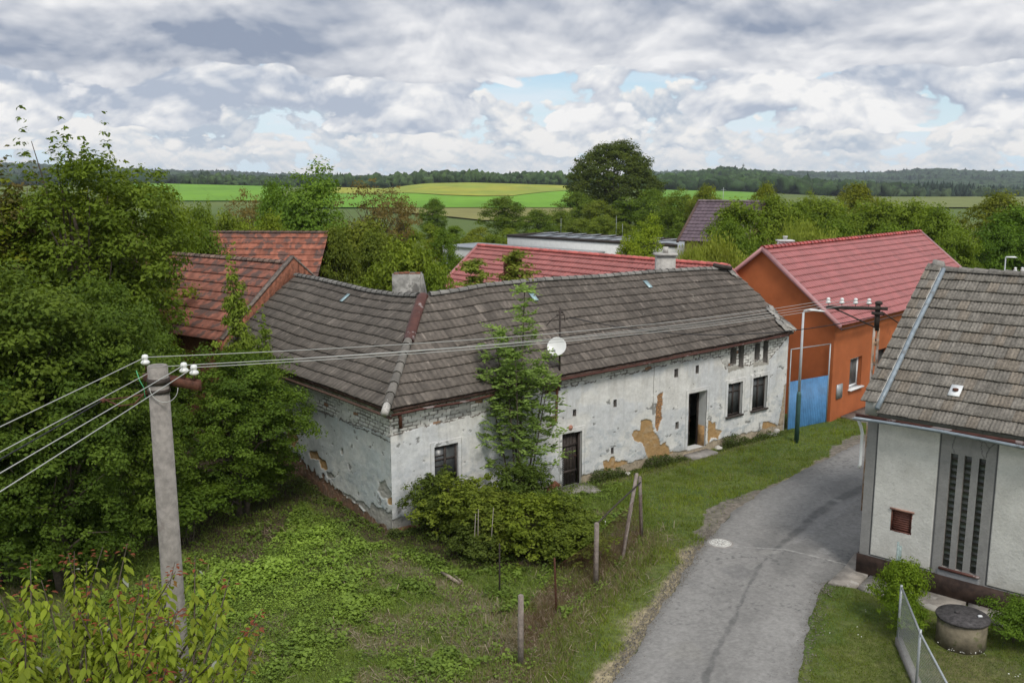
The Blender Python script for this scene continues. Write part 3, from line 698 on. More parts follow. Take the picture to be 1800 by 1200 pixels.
            k = (np.abs(S-np.interp(Z_, [0, 4], [5.6, 4.0])) < 99) & (np.abs(wZ-(2.72+.0*S)) < .02) & (S < 6) & (n2 > .42); col[k] = (.15, .14, .13)
        dep = np.where(pm, dep-.028+(n3-.5)*.02, dep)
        # dark lip along plaster edges
        return col*(.88+.24*n3)[..., None], dep
    return f
OPEN_R = [(1.43, 2.25, 1.08, 2.30), (6.30, 7.12, .05, 1.84), (12.24, 13.19, .22, 2.32), (14.38, 15.22, 1.13, 2.38), (15.84, 16.70, 1.14, 2.42),
          (14.46, 14.79, 3.09, 3.74), (14.94, 15.22, 2.92, 3.76), (15.88, 16.18, 3.08, 3.76), (16.40, 16.68, 2.92, 3.78)]
VENTS = [(6.73, 6.87, 2.37, 2.60), (8.53, 8.68, 2.40, 2.66), (8.44, 8.58, .80, 1.02), (11.46, 11.64, 3.02, 3.32), (12.56, 12.73, 3.02, 3.32), (11.58, 11.74, 1.14, 1.38)]
relief_wall('wall', RW, LR, EZR, wall_col('R'), M['plaster'], farm, holes=OPEN_R+VENTS)
relief_wall('wall', LW, LL, EZL, wall_col('L'), M['plaster'], farm)
# rear and end walls, closing the house
mb = MB()
B1 = C0+2*HD*E2; B2 = C0+2*HD*E1
def wq(p, q, z=3.78): return [(p[0], p[1], -.1), (q[0], q[1], -.1), (q[0], q[1], z), (p[0], p[1], z)]
def P2(a, b): p = C0+E1*a+E2*b; return (p[0], p[1])
mb.add(wq(P2(2*HD, 2*HD), P2(LR, 2*HD)), [(0, 1, 2, 3)]); mb.add(wq(P2(2*HD, 2*HD), P2(2*HD, LL)), [(3, 2, 1, 0)])
p, q, r = P2(LR-.01, 0), P2(LR-.01, 2*HD), P2(LR-.01, HD)
mb.add([(p[0], p[1], -.1), (q[0], q[1], -.1), (q[0], q[1], 3.8), (r[0], r[1], 6.1), (p[0], p[1], 4.05)], [(0, 1, 2, 3, 4)])
p, q, r = P2(0, LL-.01), P2(2*HD, LL-.01), P2(HD, LL-.01)
mb.add([(p[0], p[1], -.1), (q[0], q[1], -.1), (q[0], q[1], 3.7), (r[0], r[1], 6.05), (p[0], p[1], 3.75)], [(4, 3, 2, 1, 0)])
mb.build('rear_wall', M['plain_white'], farm)
def colgrey(base, var=.35, warm=None):
    base = np.array(base)
    def f(s, d, h, h2, k):
        c = base[None, :]*(1-var/2+var*h)[:, None]
        c = c*(1+(fbm(s*.5, d*.5+k*0, 81, 3)-.5)*.5)[:, None]
        c[h2 > .99] = c[h2 > .99]*1.5
        c = c*(.80+.34*np.abs(np.sin(pi*s/.19)))[:, None]  # valleys painted darker: shading between the ribs put into the colour
        sp_ = hsh(np.floor(s/.05).astype(int), np.floor(d/.07+k*3).astype(int), 9); c[sp_ > .975] = c[sp_ > .975]*1.7
        return c
    return f
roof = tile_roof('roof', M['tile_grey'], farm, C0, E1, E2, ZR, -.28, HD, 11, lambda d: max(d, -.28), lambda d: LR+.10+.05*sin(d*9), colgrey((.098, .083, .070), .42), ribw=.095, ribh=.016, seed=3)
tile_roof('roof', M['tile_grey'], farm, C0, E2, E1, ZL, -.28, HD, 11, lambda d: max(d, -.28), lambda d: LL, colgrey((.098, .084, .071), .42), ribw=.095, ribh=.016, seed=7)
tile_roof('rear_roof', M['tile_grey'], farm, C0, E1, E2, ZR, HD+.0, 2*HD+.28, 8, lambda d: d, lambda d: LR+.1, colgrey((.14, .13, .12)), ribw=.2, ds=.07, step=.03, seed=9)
tile_roof('rear_roof', M['tile_grey'], farm, C0, E2, E1, ZL, HD+.0, 2*HD+.28, 8, lambda d: d, lambda d: LL, colgrey((.14, .13, .12)), ribw=.2, ds=.07, step=.03, seed=11)
def ridge_curve(e, eo, s0, s1, zt, name='ridge_tiles', seed=1):
    p0 = C0+e*s0+eo*HD; p1 = C0+e*s1+eo*HD
    return ridge_caps(name, M['tile_grey'], farm, (p0[0], p0[1], 6.2), (p1[0], p1[1], 6.2), zfn=lambda t: float(np.interp(s0+(s1-s0)*t, *zip(*zt)))-.03, r=.105, seed=seed)
ridge_curve(E1, E2, 3.3, LR-.1, RZR, seed=1); ridge_curve(E2, E1, 3.3, LL, RZL, seed=2)
# hip: lower part of lichened caps, upper part a brown sheet-metal capping
def hipz(d): return float(ZR(np.array([d]), np.array([d]))[0])
pl = lambda d: (*(C0+(E1+E2)*d), hipz(d)+.05)
ridge_caps('hip_tiles', M['tile_grey'], farm, pl(-.22), pl(1.72), r=.12, colr=np.array([.15, .138, .122]), seed=5)
vs = []; fs = []
ds_ = np.linspace(1.6, 3.12, 12); sd_ = np.array([1, 0])
for i, d in enumerate(ds_):
    p = np.array(pl(d)); sdv = (E1-E2)/np.linalg.norm(E1-E2)
    for a in np.linspace(-.1, pi+.1, 9): vs.append((p[0]+sdv[0]*cos(a)*.17, p[1]+sdv[1]*cos(a)*.17, p[2]+sin(a)*.13-.01))
for i in range(11):
    for a in range(8): fs.append((i*9+a, i*9+a+1, i*9+10+a, i*9+9+a))
fs.append(tuple(range(9)))
npmesh('hip_capping', vs, fs, M['metal_brown'], farm)
MB().tube([pl(-.42), pl(-.12)], .11, 10).build('hip_end', mat('pale mortar', (.42, .40, .37), var=.4, scale=14), farm)
# eave boards, gutters, down pipes
mb = MB()
def along(F, ez, a, d, dz): return (*F.pt(a, d, 0)[:2], float(np.interp(a, *zip(*ez)))+dz)
for F, ez, L_, in ((RW, EZR, LR), (LW, EZL, LL)):
    xs = np.linspace(0 if F is RW else 0, L_, 24)
    for a, b in zip(xs[:-1], xs[1:]):
        p = [along(F, ez, a, .22, -.17), along(F, ez, b, .22, -.17), along(F, ez, b, .01, -.12), along(F, ez, a, .01, -.12), along(F, ez, a, .22, -.08), along(F, ez, b, .22, -.08), along(F, ez, b, .01, -.03), along(F, ez, a, .01, -.03)]
        mb.hexa(p)
mb.build('eave_board', M['wood_brown'], farm)
def gutter(name, F, pts, parent, r=.06, mt='metal_brown', n=8):
    """half-round open gutter along (s, z) points at distance d"""
    vs = []; fs = []; m = len(pts)
    for (a, d, z) in pts:
        for k in range(n+1):
            t = pi+pi*k/n; vs.append((*F.pt(a, d+r*cos(t), 0)[:2], z+r*sin(t)))
        for k in range(n+1):
            t = 2*pi-pi*k/n; vs.append((*F.pt(a, d+(r-.012)*cos(t), 0)[:2], z+(r-.012)*sin(t)+.002))
    w = 2*(n+1)
    for i in range(m-1):
        for k in range(w): fs.append((i*w+k, i*w+(k+1) % w, (i+1)*w+(k+1) % w, (i+1)*w+k))
    for e in (0, m-1): fs += [(e*w+k, e*w+k+1, e*w+w-2-k, e*w+w-1-k) for k in range(n)]
    return npmesh(name, vs, fs, M[mt], parent, smooth=False)
gutter('gutter', RW, [(a, .30, float(np.interp(a, *zip(*EZR)))-.13) for a in np.linspace(5.75, 17.5, 30)], farm)
gutter('gutter', RW, [(a, .29, float(np.interp(a, *zip(*EZR)))-.20+.02*sin(a*2)) for a in np.linspace(-.1, 5.6, 14)], farm)
gutter('gutter', LW, [(a, .30, float(np.interp(a, *zip(*EZL)))-.22) for a in np.linspace(-.55, 9.5, 24)], farm, mt='wood_brown')
gutter('gutter', LW, [(a, .30, float(np.interp(a, *zip(*EZL)))-.12) for a in np.linspace(9.2, 10.4, 4)], farm, mt='metal_grey')
MB().tube([RW.pt(.15, .25, 3.52), RW.pt(.2, .22, 3.40), RW.pt(.22, .2, 3.12)], .055, 8).build('downpipe', M['metal_rust'], farm)
mb = MB(); mb.tube([RW.pt(5.95, .28, 3.74), RW.pt(5.97, .14, 3.45), RW.pt(5.97, .10, 3.3), RW.pt(5.95, .10, 2.42), RW.pt(5.80, .16, 2.30), RW.pt(5.5, .2, 2.28)], .04, 8)
mb.fbox(RW, 5.55, 6.05, .0, .12, 3.34, 3.40); mb.fbox(RW, 5.6, 6.0, .0, .1, 2.48, 2.52); mb.build('downpipe', M['metal_rust'], farm)
# windows, doors, niches
window(RW, *OPEN_R[0], farm, dep=.06, leaves=2, trans=.35, bars=3, label='dark old window with peeling frame beside the house corner')
window(RW, *OPEN_R[3], farm, dep=.10, leaves=2, trans=.28, sill=.07, gm='glass_dim', label='left of the two dark wooden windows under the attic slits')
window(RW, *OPEN_R[4], farm, dep=.10, leaves=2, trans=.28, sill=.07, gm='glass_dim', label='right of the two dark wooden windows under the attic slits')
def door(F, a0, a1, z0, z1, dep, parent, open_frac, label, rm):
    rb = MB(); reveal(rb, F, a0, a1, z0, z1, dep); rb.build('door_reveal', M[rm], parent)
    f = MB(); f.fbox(F, a0, a0+.05, -dep, -dep+.08, z0, z1); f.fbox(F, a1-.05, a1, -dep, -dep+.08, z0, z1); f.fbox(F, a0+.05, a1-.05, -dep, -dep+.08, z1-.06, z1)
    f.build('door_frame', M['wood_dark'], parent)
    mb = MB(); w = (a1-a0)*open_frac
    for k in range(5): mb.fbox(F, a0+.05+w*k/5, a0+.05+w*(k+1)/5-.012, -dep-.04, -dep, z0+.03, z1-.07)
    mb.fbox(F, a0+.05, a0+w+.04, -dep, -dep+.022, z0+.4, z0+.5); mb.fbox(F, a0+.05, a0+w+.04, -dep, -dep+.022, z1-.5, z1-.42)
    d = mb.build('door', M['wood_dark'], parent); d['label'] = label
    MB().tube([F.pt(a0+w*.9, -dep+.03, z0+.95), F.pt(a0+w*.9+.08, -dep+.05, z0+.95)], .012, 6).build('handle', M['metal_rust'], d)
    MB().fbox(F, a0-.1, a1+.1, -dep-1.2, -dep-1.15, z0, z1+.1).build('shade_panel', M['dark'], parent)  # near-black panel that paints the shade inside the doorway
door(RW, *OPEN_R[1], .16, farm, .85, 'low black plank door behind the ash tree', 'plain_white')
door(RW, *OPEN_R[2], .42, farm, .55, 'tall dark plank door standing half open in a deep doorway', 'plain_white')
mb = MB(); mb.fbox(RW, 13.178, 13.186, -.42, -.03, .22, .98); mb.build('lost_plaster', mat('ochre clay', (.36, .22, .10), var=.3, scale=7), farm)
for i, (a0, a1, z0, z1) in enumerate(OPEN_R[5:]):
    rb = MB(); reveal(rb, RW, a0, a1, z0, z1, .22); rb.fbox(RW, a0-.01, a1+.01, -.24, -.22, z0-.01, z1+.01)
    for k in range(7): z_ = z0+(z1-z0)*(k+.5)/7; rb.fbox(RW, a0, a1, -.22, -.205, z_-.004, z_+.004)
    c = (a0+a1)/2; w = a1-a0; n = 8        # arched head
    if i in (0, 2):
        ar = [RW.pt(a0-.01, -.02, z1+.01), RW.pt(a1+.01, -.02, z1+.01)]+[RW.pt(c+w/2*cos(t), -.02, z1-w*.42+w*.42*sin(t)) for t in np.linspace(0, pi, n)]
        rb.add(ar, [(0, 1, 2, 3), (0, 3, 4, 5), (0, 5, 6, 7), (0, 7, 8, 9)])
    rb.build('attic_slit', M['brick_grey'] if 'brick_grey' in M else M['concrete'], farm)
for (a0, a1, z0, z1) in VENTS:
    rb = MB(); reveal(rb, RW, a0, a1, z0, z1, .12); rb.fbox(RW, a0-.01, a1+.01, -.14, -.12, z0-.01, z1+.01); rb.build('vent_slot', M['concrete'], farm)
MB().lathe(RW.pt(6.62, .03, 2.03), [(0.001, -.01), (.085, -.01), (.085, .008), (.001, .01)], 16, axis=(RW.n[0], RW.n[1], 0)).build('number_plate', mat('faded red enamel', (.45, .22, .16), var=.5, scale=22), farm)
# chimneys
gc = C0+E1*3.6+E2*4.6
mb = MB()
cz0 = 5.2
q0 = [(-3.97, 30.75), (-3.02, 30.75), (-3.02, 31.45), (-3.97, 31.45)]
mb.hexa([(x, y, cz0) for x, y in q0]+[(x+(-.0 if x > -3.3 else .03), y, 6.80) for x, y in q0])
mb.hexa([(-3.018, 30.87, cz0), (-2.70, 31.05, cz0), (-2.70, 31.45, cz0), (-3.018, 31.45, cz0), (-3.018, 30.87, 6.76), (-2.98, 31.05, 6.74), (-2.98, 31.45, 6.74), (-3.018, 31.45, 6.76)])
ch = mb.build('chimney', mat('sooty render', (.27, .26, .24), var=.5, scale=3.5, bump=.5, bscale=20, stain=(2.2, .52, (.07, .065, .06), .7)), roof); ch['label'] = 'broad grey rendered chimney with a cracked face behind the roof fold'
mb = MB()
for i in range(5): mb.box(-3.9+i*.18, -3.74+i*.18, 30.77, 30.95, 6.80, 6.83+.02*(i % 3))
mb.build('chimney_top_bricks', M['brick_red'], roof)
mb = MB(); p = C0+E1*7.4+E2*4.1; bx, by = p
mb.box(bx-.25, bx+.25, by-.25, by+.25, 5.0, 7.2); 
for k in range(4): mb.box(bx-.28, bx+.28, by-.28, by+.28, 6.62+k*.1, 6.66+k*.1)
mb.box(bx-.32, bx+.32, by-.32, by+.32, 7.2, 7.28)
bc = mb.build('chimney', M['brick_red'], roof); bc['label'] = 'crumbling red brick chimney with shoots growing round it'
# glass tiles, odd slipped tiles
def on_roof(x, y, F_e, F_d, zf, lift=.06):
    d = 1.5
    for _ in range(30):
        r = ray(x, y)
        A = np.array([[r[0], -F_e[0]], [r[1], -F_e[1]]]); O = C0+F_d*d; t, s_ = np.linalg.solve(A, O)
        zray = CH+t*r[2]; zs = float(zf(np.array([s_]), np.array([d]))[0])+lift; d += (zray-zs)*.8
    return s_, d
def slope_quad(mb, e, dd_, zf, s_, d, w, l, lift, th=.012, rot=0):
    pts = []
    for (u, v) in ((-w/2, -l/2), (w/2, -l/2), (w/2, l/2), (-w/2, l/2)):
        u, v = u*cos(rot)-v*sin(rot), u*sin(rot)+v*cos(rot)
        z = float(zf(np.array([s_+u]), np.array([d+v]))[0]); p = C0+e*(s_+u)+dd_*(d+v); pts.append((p[0], p[1], z+lift))
    mb.hexa(pts+[(a, b, c+th) for a, b, c in pts])
M['skyglass'] = mat('roof glass', (.30, .42, .45), var=.15, scale=6, rough=.15, spec=.6)
for (x, y, e, dd_, zf) in ((606, 524, E2, E1, ZL), (938, 522, E1, E2, ZR), (1139, 500, E1, E2, ZR)):
    s_, d = on_roof(x, y, e, dd_, zf); mb = MB(); slope_quad(mb, e, dd_, zf, s_, d, .2, .32, .075); mb.build('glass_tile', M['skyglass'], farm)
RS = np.random.RandomState(4)
_pts = mat('pale tile shards', (.30, .28, .25), var=.4, scale=5)
for i in range(16):
    mb = MB(); slope_quad(mb, E1, E2, ZR, LR-.05-RS.rand()*.5, -.25+RS.rand()*.35+(0 if i < 11 else 1.6*RS.rand()), .2, .34, .08+.05*RS.rand(), rot=RS.randn()*.5); mb.build('slipped_tile', _pts, farm)
for k in range(5):
    mb = MB(); slope_quad(mb, E1, E2, ZR, LR-.25+.1*RS.rand(), HD-.35*k*.3, .2, .3, .10, rot=RS.randn()*.2); mb.build('slipped_tile', _pts, farm)
MB().tube([(*(C0+E1*(LR-1.0)+E2*HD), 6.42), (*(C0+E1*(LR-.3)+E2*(HD-.35)), 6.27)], .09, 6).build('slipped_ridge_tile', M['wood_dark'], farm)
# eave-corner timber fallen across the gutter + mast, dish
m0 = np.array(RW.pt(6.05, .12, 0)); mx, my = m0[0], m0[1]
mz = RW.hit(987, 541, .12)[1]
mb = MB(); mb.tube([(mx, my, 3.35), (mx, my, mz)], .032, 8); mb.tube([(mx-.12, my, mz-.22), (mx+.14, my, mz-.22)], .02, 6); mb.tube([(mx-.05, my, mz-.12), (mx+.1, my, mz-.14)], .03, 6)
mb.tube([(mx, my, mz-.2), (mx-.25, my-.02, mz-.35), (mx-.42, my, mz-.55)], .012, 5); mb.tube([(mx, my, mz-.1), (mx+.13, my, mz-.2), (mx+.14, my, mz-.4), (mx+.3, my+.1, mz-.32)], .012, 5)
mb.build('service_mast', M['wood_dark'], farm)
dc = np.array([mx-.1, my-.14, RW.hit(982, 609, .2)[1]]); ax = Vector((-.25, -.85, .45)).normalized()
prof_ = [(.001, -.05), (.12, -.042), (.22, -.018), (.30, .02), (.305, .03), (.29, .025), (.2, -.002), (.1, -.025), (.001, -.032)]
dish = MB().lathe(dc, prof_, 22, axis=ax).build('satellite_dish', M['porcelain'], farm, smooth=True)
mb = MB(); f0 = Vector(dc)+ax*-.0; lo = Vector(dc)+Vector((-.02, -.05, -.28)); mb.tube([lo, Vector(dc)+ax*.34+Vector((0, 0, -.22))], .012, 5); mb.lathe(Vector(dc)+ax*.34+Vector((0, 0, -.22)), [(.001, -.03), (.03, -.03), (.03, .05), (.001, .05)], 8, axis=ax)
mb.tube([dc+[0, .05, 0], (mx, my, dc[2])], .025, 6); mb.build('feed_arm', M['metal_grey'], dish)
# broken hood where the mast meets the eave
mb = MB(); mb.fbox(RW, 5.35, 5.9, .05, .33, 3.62, 3.70); mb.fbox(RW, 5.5, 5.8, .1, .3, 3.48, 3.6); mb.build('broken_eave', M['wood_dark'], farm)
# doorsteps
for a0, a1, w, h in ((6.2, 7.3, .55, .06), (12.1, 13.35, .50, .10)):
    MB().fbox(RW, a0, a1, -.1, w, -.05, h).build('doorstep', M['concrete'], farm)

# ------------------------------------------------------------------ generic gabled shells
def gable_house(name, label, O, e, n_in, L_, Dp, ze, zr, wall_m, roof_m, colf, nc, openings=None, over=.3, tl=.2, rib=.2, ribh=.02, step=.04, ds=.05, seed=1, capr=.1, capcol=None, group=None, verge=None, s_over=(.1, .1), walls=True, cap=True):
    """O: front corner, e along the front eave, n_in towards the back"""
    O = np.array(O, float); e = np.array(e, float); e /= np.linalg.norm(e); n_in = np.array(n_in, float); n_in /= np.linalg.norm(n_in)
    h = Dp/2
    th = thing(name, label, 'house', (O[0], O[1], 0), group)
    P = lambda a, b: O+e*a+n_in*b
    if walls:
        mb = MB(); z1 = ze-.05; rake = (zr-ze)/(h+over)
        c = [P(0, 0), P(L_, 0), P(L_, Dp), P(0, Dp)]
        zt = ze+over*rake-.06
        for i in range(4):
            p, q = c[i], c[(i+1) % 4]
            if i in (1, 3):
                r = (p+q)/2; mb.add([(p[0], p[1], -.1), (q[0], q[1], -.1), (q[0], q[1], zt), (r[0], r[1], zr-.08), (p[0], p[1], zt)], [(0, 1, 2, 3, 4)])
            elif i == 0 and openings:
                xs_ = sorted({0, L_} | {v for o_ in openings for v in o_[:2]}); zs_ = sorted({-.1, zt} | {v for o_ in openings for v in o_[2:]})
                for xa, xb in zip(xs_[:-1], xs_[1:]):
                    for za, zb in zip(zs_[:-1], zs_[1:]):
                        if any(o_[0] <= xa < o_[1] and o_[2] <= za < o_[3] for o_ in openings): continue
                        u, v = P(xa, 0), P(xb, 0); mb.add([(u[0], u[1], za), (v[0], v[1], za), (v[0], v[1], zb), (u[0], u[1], zb)], [(0, 1, 2, 3)])
            else: mb.add([(p[0], p[1], -.1), (q[0], q[1], -.1), (q[0], q[1], zt), (p[0], p[1], zt)], [(0, 1, 2, 3)])
        mb.build('wall', wall_m, th)
    zf = lambda s, d: ze+(zr-ze)*(1-np.abs(d-h)/(h+over))
    tile_roof('roof', roof_m, th, O, e, n_in, zf, -over, h, nc, lambda d: -s_over[0], lambda d: L_+s_over[1], colf, ribw=rib, ribh=ribh, step=step, ds=ds, tilew=tl, seed=seed, wob=.006)
    tile_roof('rear_roof', roof_m, th, O, e, n_in, zf, h, Dp+over, max(4, nc//2), lambda d: -s_over[0], lambda d: L_+s_over[1], colf, ribw=rib*2, ribh=ribh, step=.02, ds=ds*2, tilew=tl, seed=seed+1, wob=.006)
    if cap:
        p, q = P(-s_over[0], h), P(L_+s_over[1], h)
        ridge_caps('ridge_tiles', roof_m, th, (p[0], p[1], zr+.02), (q[0], q[1], zr+.02), r=capr, colr=capcol, L=.34)
    if verge:
        for a in (-s_over[0]-.02, L_+s_over[1]+.02):
            for (b0, b1) in ((-over, h), (Dp+over, h)):
                mb = MB()
                p, q = P(a, b0), P(a, b1); w = e*.09
                z0_, z1_ = ze, zr
                mb.hexa([(*(p-w), z0_-.10), (*(p+w), z0_-.10), (*(q+w), z1_-.10), (*(q-w), z1_-.10), (*(p-w), z0_+.075), (*(p+w), z0_+.075), (*(q+w), z1_+.09), (*(q-w), z1_+.09)])
                mb.build('verge_trim', verge, th)
    return th, P, zf
# ------------------------------------------------------------------ neighbouring buildings
def colflat(base, var=.2, low=None, row=0):
    base = np.array(base)
    def f(s, d, h, h2, k):
        c = base[None, :]*(1-var/2+var*h)[:, None]
        if low is not None: c = c*(1-low[0])+np.array(low[1])[None, :]*low[0]
        return c
    return f
EO = np.array([.70, .714]); NO = np.array([-.714, .70])
OC = np.array([13.06, 37.44])
orange, OP, ozf = gable_house('orange_house', 'orange rendered house with a shiny red tiled roof behind the street lamp', OC, EO, NO, 16.6, 6.7, 4.02, 6.95, M['orange'], M['tile_red'], colflat((.33, .098, .090), .16), 13, openings=[(1.60, 2.72, 1.12, 2.42), (4.35, 5.4, .2, 2.45), (7.2, 8.3, 1.12, 2.42)],
    over=.3, tl=.2, rib=.2, ribh=.03, step=.05, ds=.034, capr=.11, capcol=np.array([.42, .07, .06]), verge=mat('pale red trim', (.40, .20, .20), var=.1, rough=.4), s_over=(.12, .12))
OF = Frame(OC, EO, -NO)
window(OF, 1.60, 2.72, 1.12, 2.42, orange, dep=.16, fm='white', gm='glass_dim', leaves=1, trans=0, sill=.14, fw=.10, rev='orange')
window(OF, 4.35, 5.4, .2, 2.45, orange, dep=.2, fm='wood_dark', gm='glass_dim', leaves=1, trans=0, fw=.1, rev='orange')
window(OF, 7.2, 8.3, 1.12, 2.42, orange, dep=.16, fm='white', gm='glass_dim', leaves=1, trans=0, sill=.14, fw=.10, rev='orange')
mb = MB(); mb.fbox(OF, .42, .92, .0, .05, .9, 1.5); mb.fbox(OF, .45, .89, .05, .058, .93, 1.47); m_ = mb.build('meter_box', M['metal_grey'], orange)
mb = MB(); mb.lathe(OF.pt(3.9, .02, 2.95), [(.001, 0), (.06, 0), (.06, .04), (.001, .05)], 10, axis=(OF.n[0], OF.n[1], 0)); mb.build('vent_cap', M['wood_dark'], orange)
gutter('gutter', OF, [(a, .34, 3.93) for a in np.linspace(-.15, 16.7, 12)], orange, r=.05)
p = OP(3.9, 4.5); mb = MB(); mb.box(p[0]-.3, p[0]+.3, p[1]-.25, p[1]+.25, 5.4, 7.0); mb.box(p[0]-.36, p[0]+.36, p[1]-.31, p[1]+.31, 7.0, 7.07); mb.lathe((p[0], p[1], 7.07), [(.09, 0), (.09, .13), (.12, .13), (.12, .17), (.001, .18)], 10)
mb.build('chimney', M['plain_white'], orange)
# stone threshold slabs in front of the orange house
mb = MB()
for k in range(5): mb.fbox(OF, .9+k*1.12, .9+k*1.12+1.09, .05+.02*(k % 2), 1.15-.03*(k % 3), -.05, .10+.012*(k % 2))
tag(mb.build('paving', mat('paving slabs', (.19, .17, .15), var=.3, scale=4, bump=.3), None), None, None)['kind'] = 'structure'
# blue gate
gt = thing('gate', 'blue corrugated sheet gate with rusty wear and a tube frame above', 'gate', (10.95, 36.1, 0))
GF = Frame((10.93, 36.17), np.array([.843, .538]), np.array([.538, -.843]))
n = 160; a = np.linspace(0, 2.32, n); w = .018*np.sin(a*2*pi/.105)
V = [GF.pt(s_, w_, z) for z in (.03, 1.98) for s_, w_ in zip(a, w)]+[GF.pt(s_, w_-.012, z) for z in (.03, 1.98) for s_, w_ in zip(a, w)]
F_ = [(i, i+1, n+i+1, n+i) for i in range(n-1)]+[(2*n+i, 3*n+i, 3*n+i+1, 2*n+i+1) for i in range(n-1)]+[(n+i, n+i+1, 3*n+i+1, 3*n+i) for i in range(n-1)]
npmesh('gate_panel', V, F_, M['blue'], gt, smooth=True)
mb = MB(); hx = 2.34
mb.tube([GF.pt(hx, 0, 0), GF.pt(hx, 0, 3.28)], .03, 8); mb.tube([GF.pt(0, 0, 3.28), GF.pt(hx, 0, 3.28)], .022, 6); mb.tube([GF.pt(.02, 0, 0), GF.pt(.02, 0, 3.28)], .025, 6)
mb.fbox(GF, .02, 2.3, -.05, -.022, .3, .36); mb.fbox(GF, .02, 2.3, -.05, -.022, 1.7, 1.76)
mb.build('gate_frame', M['metal_grey'], gt)

# red roofed wing in the yard behind
e = np.array([.683, -.731]); nn = np.array([.731, .683])
O2 = np.array([-1.77, 51.48])-nn*3.4
redw, RP, _ = gable_house('red_roofed_barn', 'long red tiled roof running behind the grey ridge with two chimneys', O2, e, nn, 15.9, 6.8, 3.5, 6.2, M['plain_white'], M['tile_red'], colflat((.32, .095, .082), .22), 13,
    over=.3, tl=.2, rib=.2, ribh=.035, step=.06, ds=.034, capr=.11, capcol=np.array([.46, .10, .08]), verge=mat('pale red verge', (.42, .17, .16), var=.1, rough=.4), s_over=(.1, .1))
p = G(1170, 436, 7.15); px_, py_ = p[0]*1.035, p[1]*1.035
mb = MB(); mb.box(px_-.38, px_+.38, py_-.3, py_+.3, 4.5, 6.75); mb.box(px_-.46, px_+.46, py_-.38, py_+.38, 6.75, 6.85); mb.box(px_-.1, px_+.1, py_-.1, py_+.1, 6.85, 7.1)
c_ = mb.build('chimney', mat('pale block', (.42, .40, .37), var=.2, scale=8), redw); c_['label'] = 'pale chimney at the right end of the ridge'

# clay-tiled barn joined to the left wing
bo = C0+E2*12.32+E1*0.0; be = (np.array([-14.16, 41.02])-np.array([-8.78, 37.2])); be /= np.linalg.norm(be); bn = np.array([be[1], -be[0]])
O3 = np.array([-8.78, 37.3])-bn*3.35
clay, CP, _ = gable_house('clay_tiled_barn', 'barn with faded terracotta tiles and a raised brick gable next to the grey roof', O3, be, bn, 9.5, 6.4, 3.9, 6.55, M['brick_red'], M['tile_clay'], colflat((.24, .095, .065), .4), 9,
    over=.3, tl=.19, rib=.19, ribh=.02, step=.06, ds=.045, capr=.11, capcol=np.array([.22, .15, .12]), s_over=(.0, .1))
mb = MB(); r0 = 3.2
for sgn in (1, -1):
    K = 12
    for k in range(K):
        b0 = -.35+(r0+.35)*k/K; b1 = -.35+(r0+.35)*(k+1)/K
        if sgn < 0: b0, b1 = 2*r0-b0, 2*r0-b1
        za = 4.0+2.80*(k)/K; zb = 4.0+2.80*(k+1)/K
        p0, p1 = CP(-.30, b0), CP(-.30, b1); q0_, q1_ = CP(.02, b0), CP(.02, b1)
        mb.hexa([(*p0, za-1.2), (*q0_, za-1.2), (*q1_, zb-1.2), (*p1, zb-1.2), (*p0, za), (*q0_, za), (*q1_, zb), (*p1, zb)])
mb.build('brick_gable', M['brick_red'], clay)
mb = MB()
for sgn in (1, -1):
    b0, b1 = (-.35, r0) if sgn > 0 else (2*r0+.35, r0)
    p0, p1 = CP(-.33, b0), CP(-.33, b1); q0_, q1_ = CP(-.12, b0), CP(-.12, b1)
    mb.hexa([(*p0, 4.0), (*q0_, 4.0), (*q1_, 6.8), (*p1, 6.8), (*p0, 4.07), (*q0_, 4.07), (*q1_, 6.88), (*p1, 6.88)])
mb.build('gable_coping', mat('mossy coping', (.16, .13, .11), var=.5, scale=9, bump=.5), clay)
# second barn further back
O4 = np.array([-10.7, 46.6]); e4 = np.array([-1, .05]); n4 = np.array([.05, 1.0])
barn2, _, _ = gable_house('old_barn', 'far barn with mossy orange and black clay tiles and a crooked ridge', O4, e4, n4, 9, 6.2, 4.3, 7.0, M['brick_red'], M['tile_clay'], colflat((.26, .095, .06), .5), 10,
    over=.3, tl=.19, rib=.19, ribh=.02, step=.05, ds=.06, capr=.1, capcol=np.array([.13, .08, .06]), s_over=(.9, .1))

# white flat-roofed building with solar panels
wt = thing('flat_roofed_building', 'long low white modern building with dark roof edge and tilted solar panels', 'building', (4, 90, 0))
wa, wb_ = np.array([-.45, 92.5]), np.array([14.0, 79.0]); we = (wb_-wa)/np.linalg.norm(wb_-wa); wn = np.array([-we[1], we[0]])*-1
WF = Frame(wa, we, wn if wn[1] < 0 else -wn)
MB().fbox(WF, 0, 19.5, -6, 0, -.1, 4.05).build('wall', M['plain_white'], wt)
mb = MB(); mb.fbox(WF, -.06, 19.56, -6.06, -5.9, 4.05, 4.3); mb.fbox(WF, -.06, 19.56, -.16, .06, 4.05, 4.28); mb.fbox(WF, -.06, .1, -5.9, -.16, 4.05, 4.28); mb.build('roof_edge', M['wood_dark'], wt)
MB().fbox(WF, .1, 19.5, -5.9, -.16, 4.052, 4.08).build('roof', M['metal_grey'], wt)
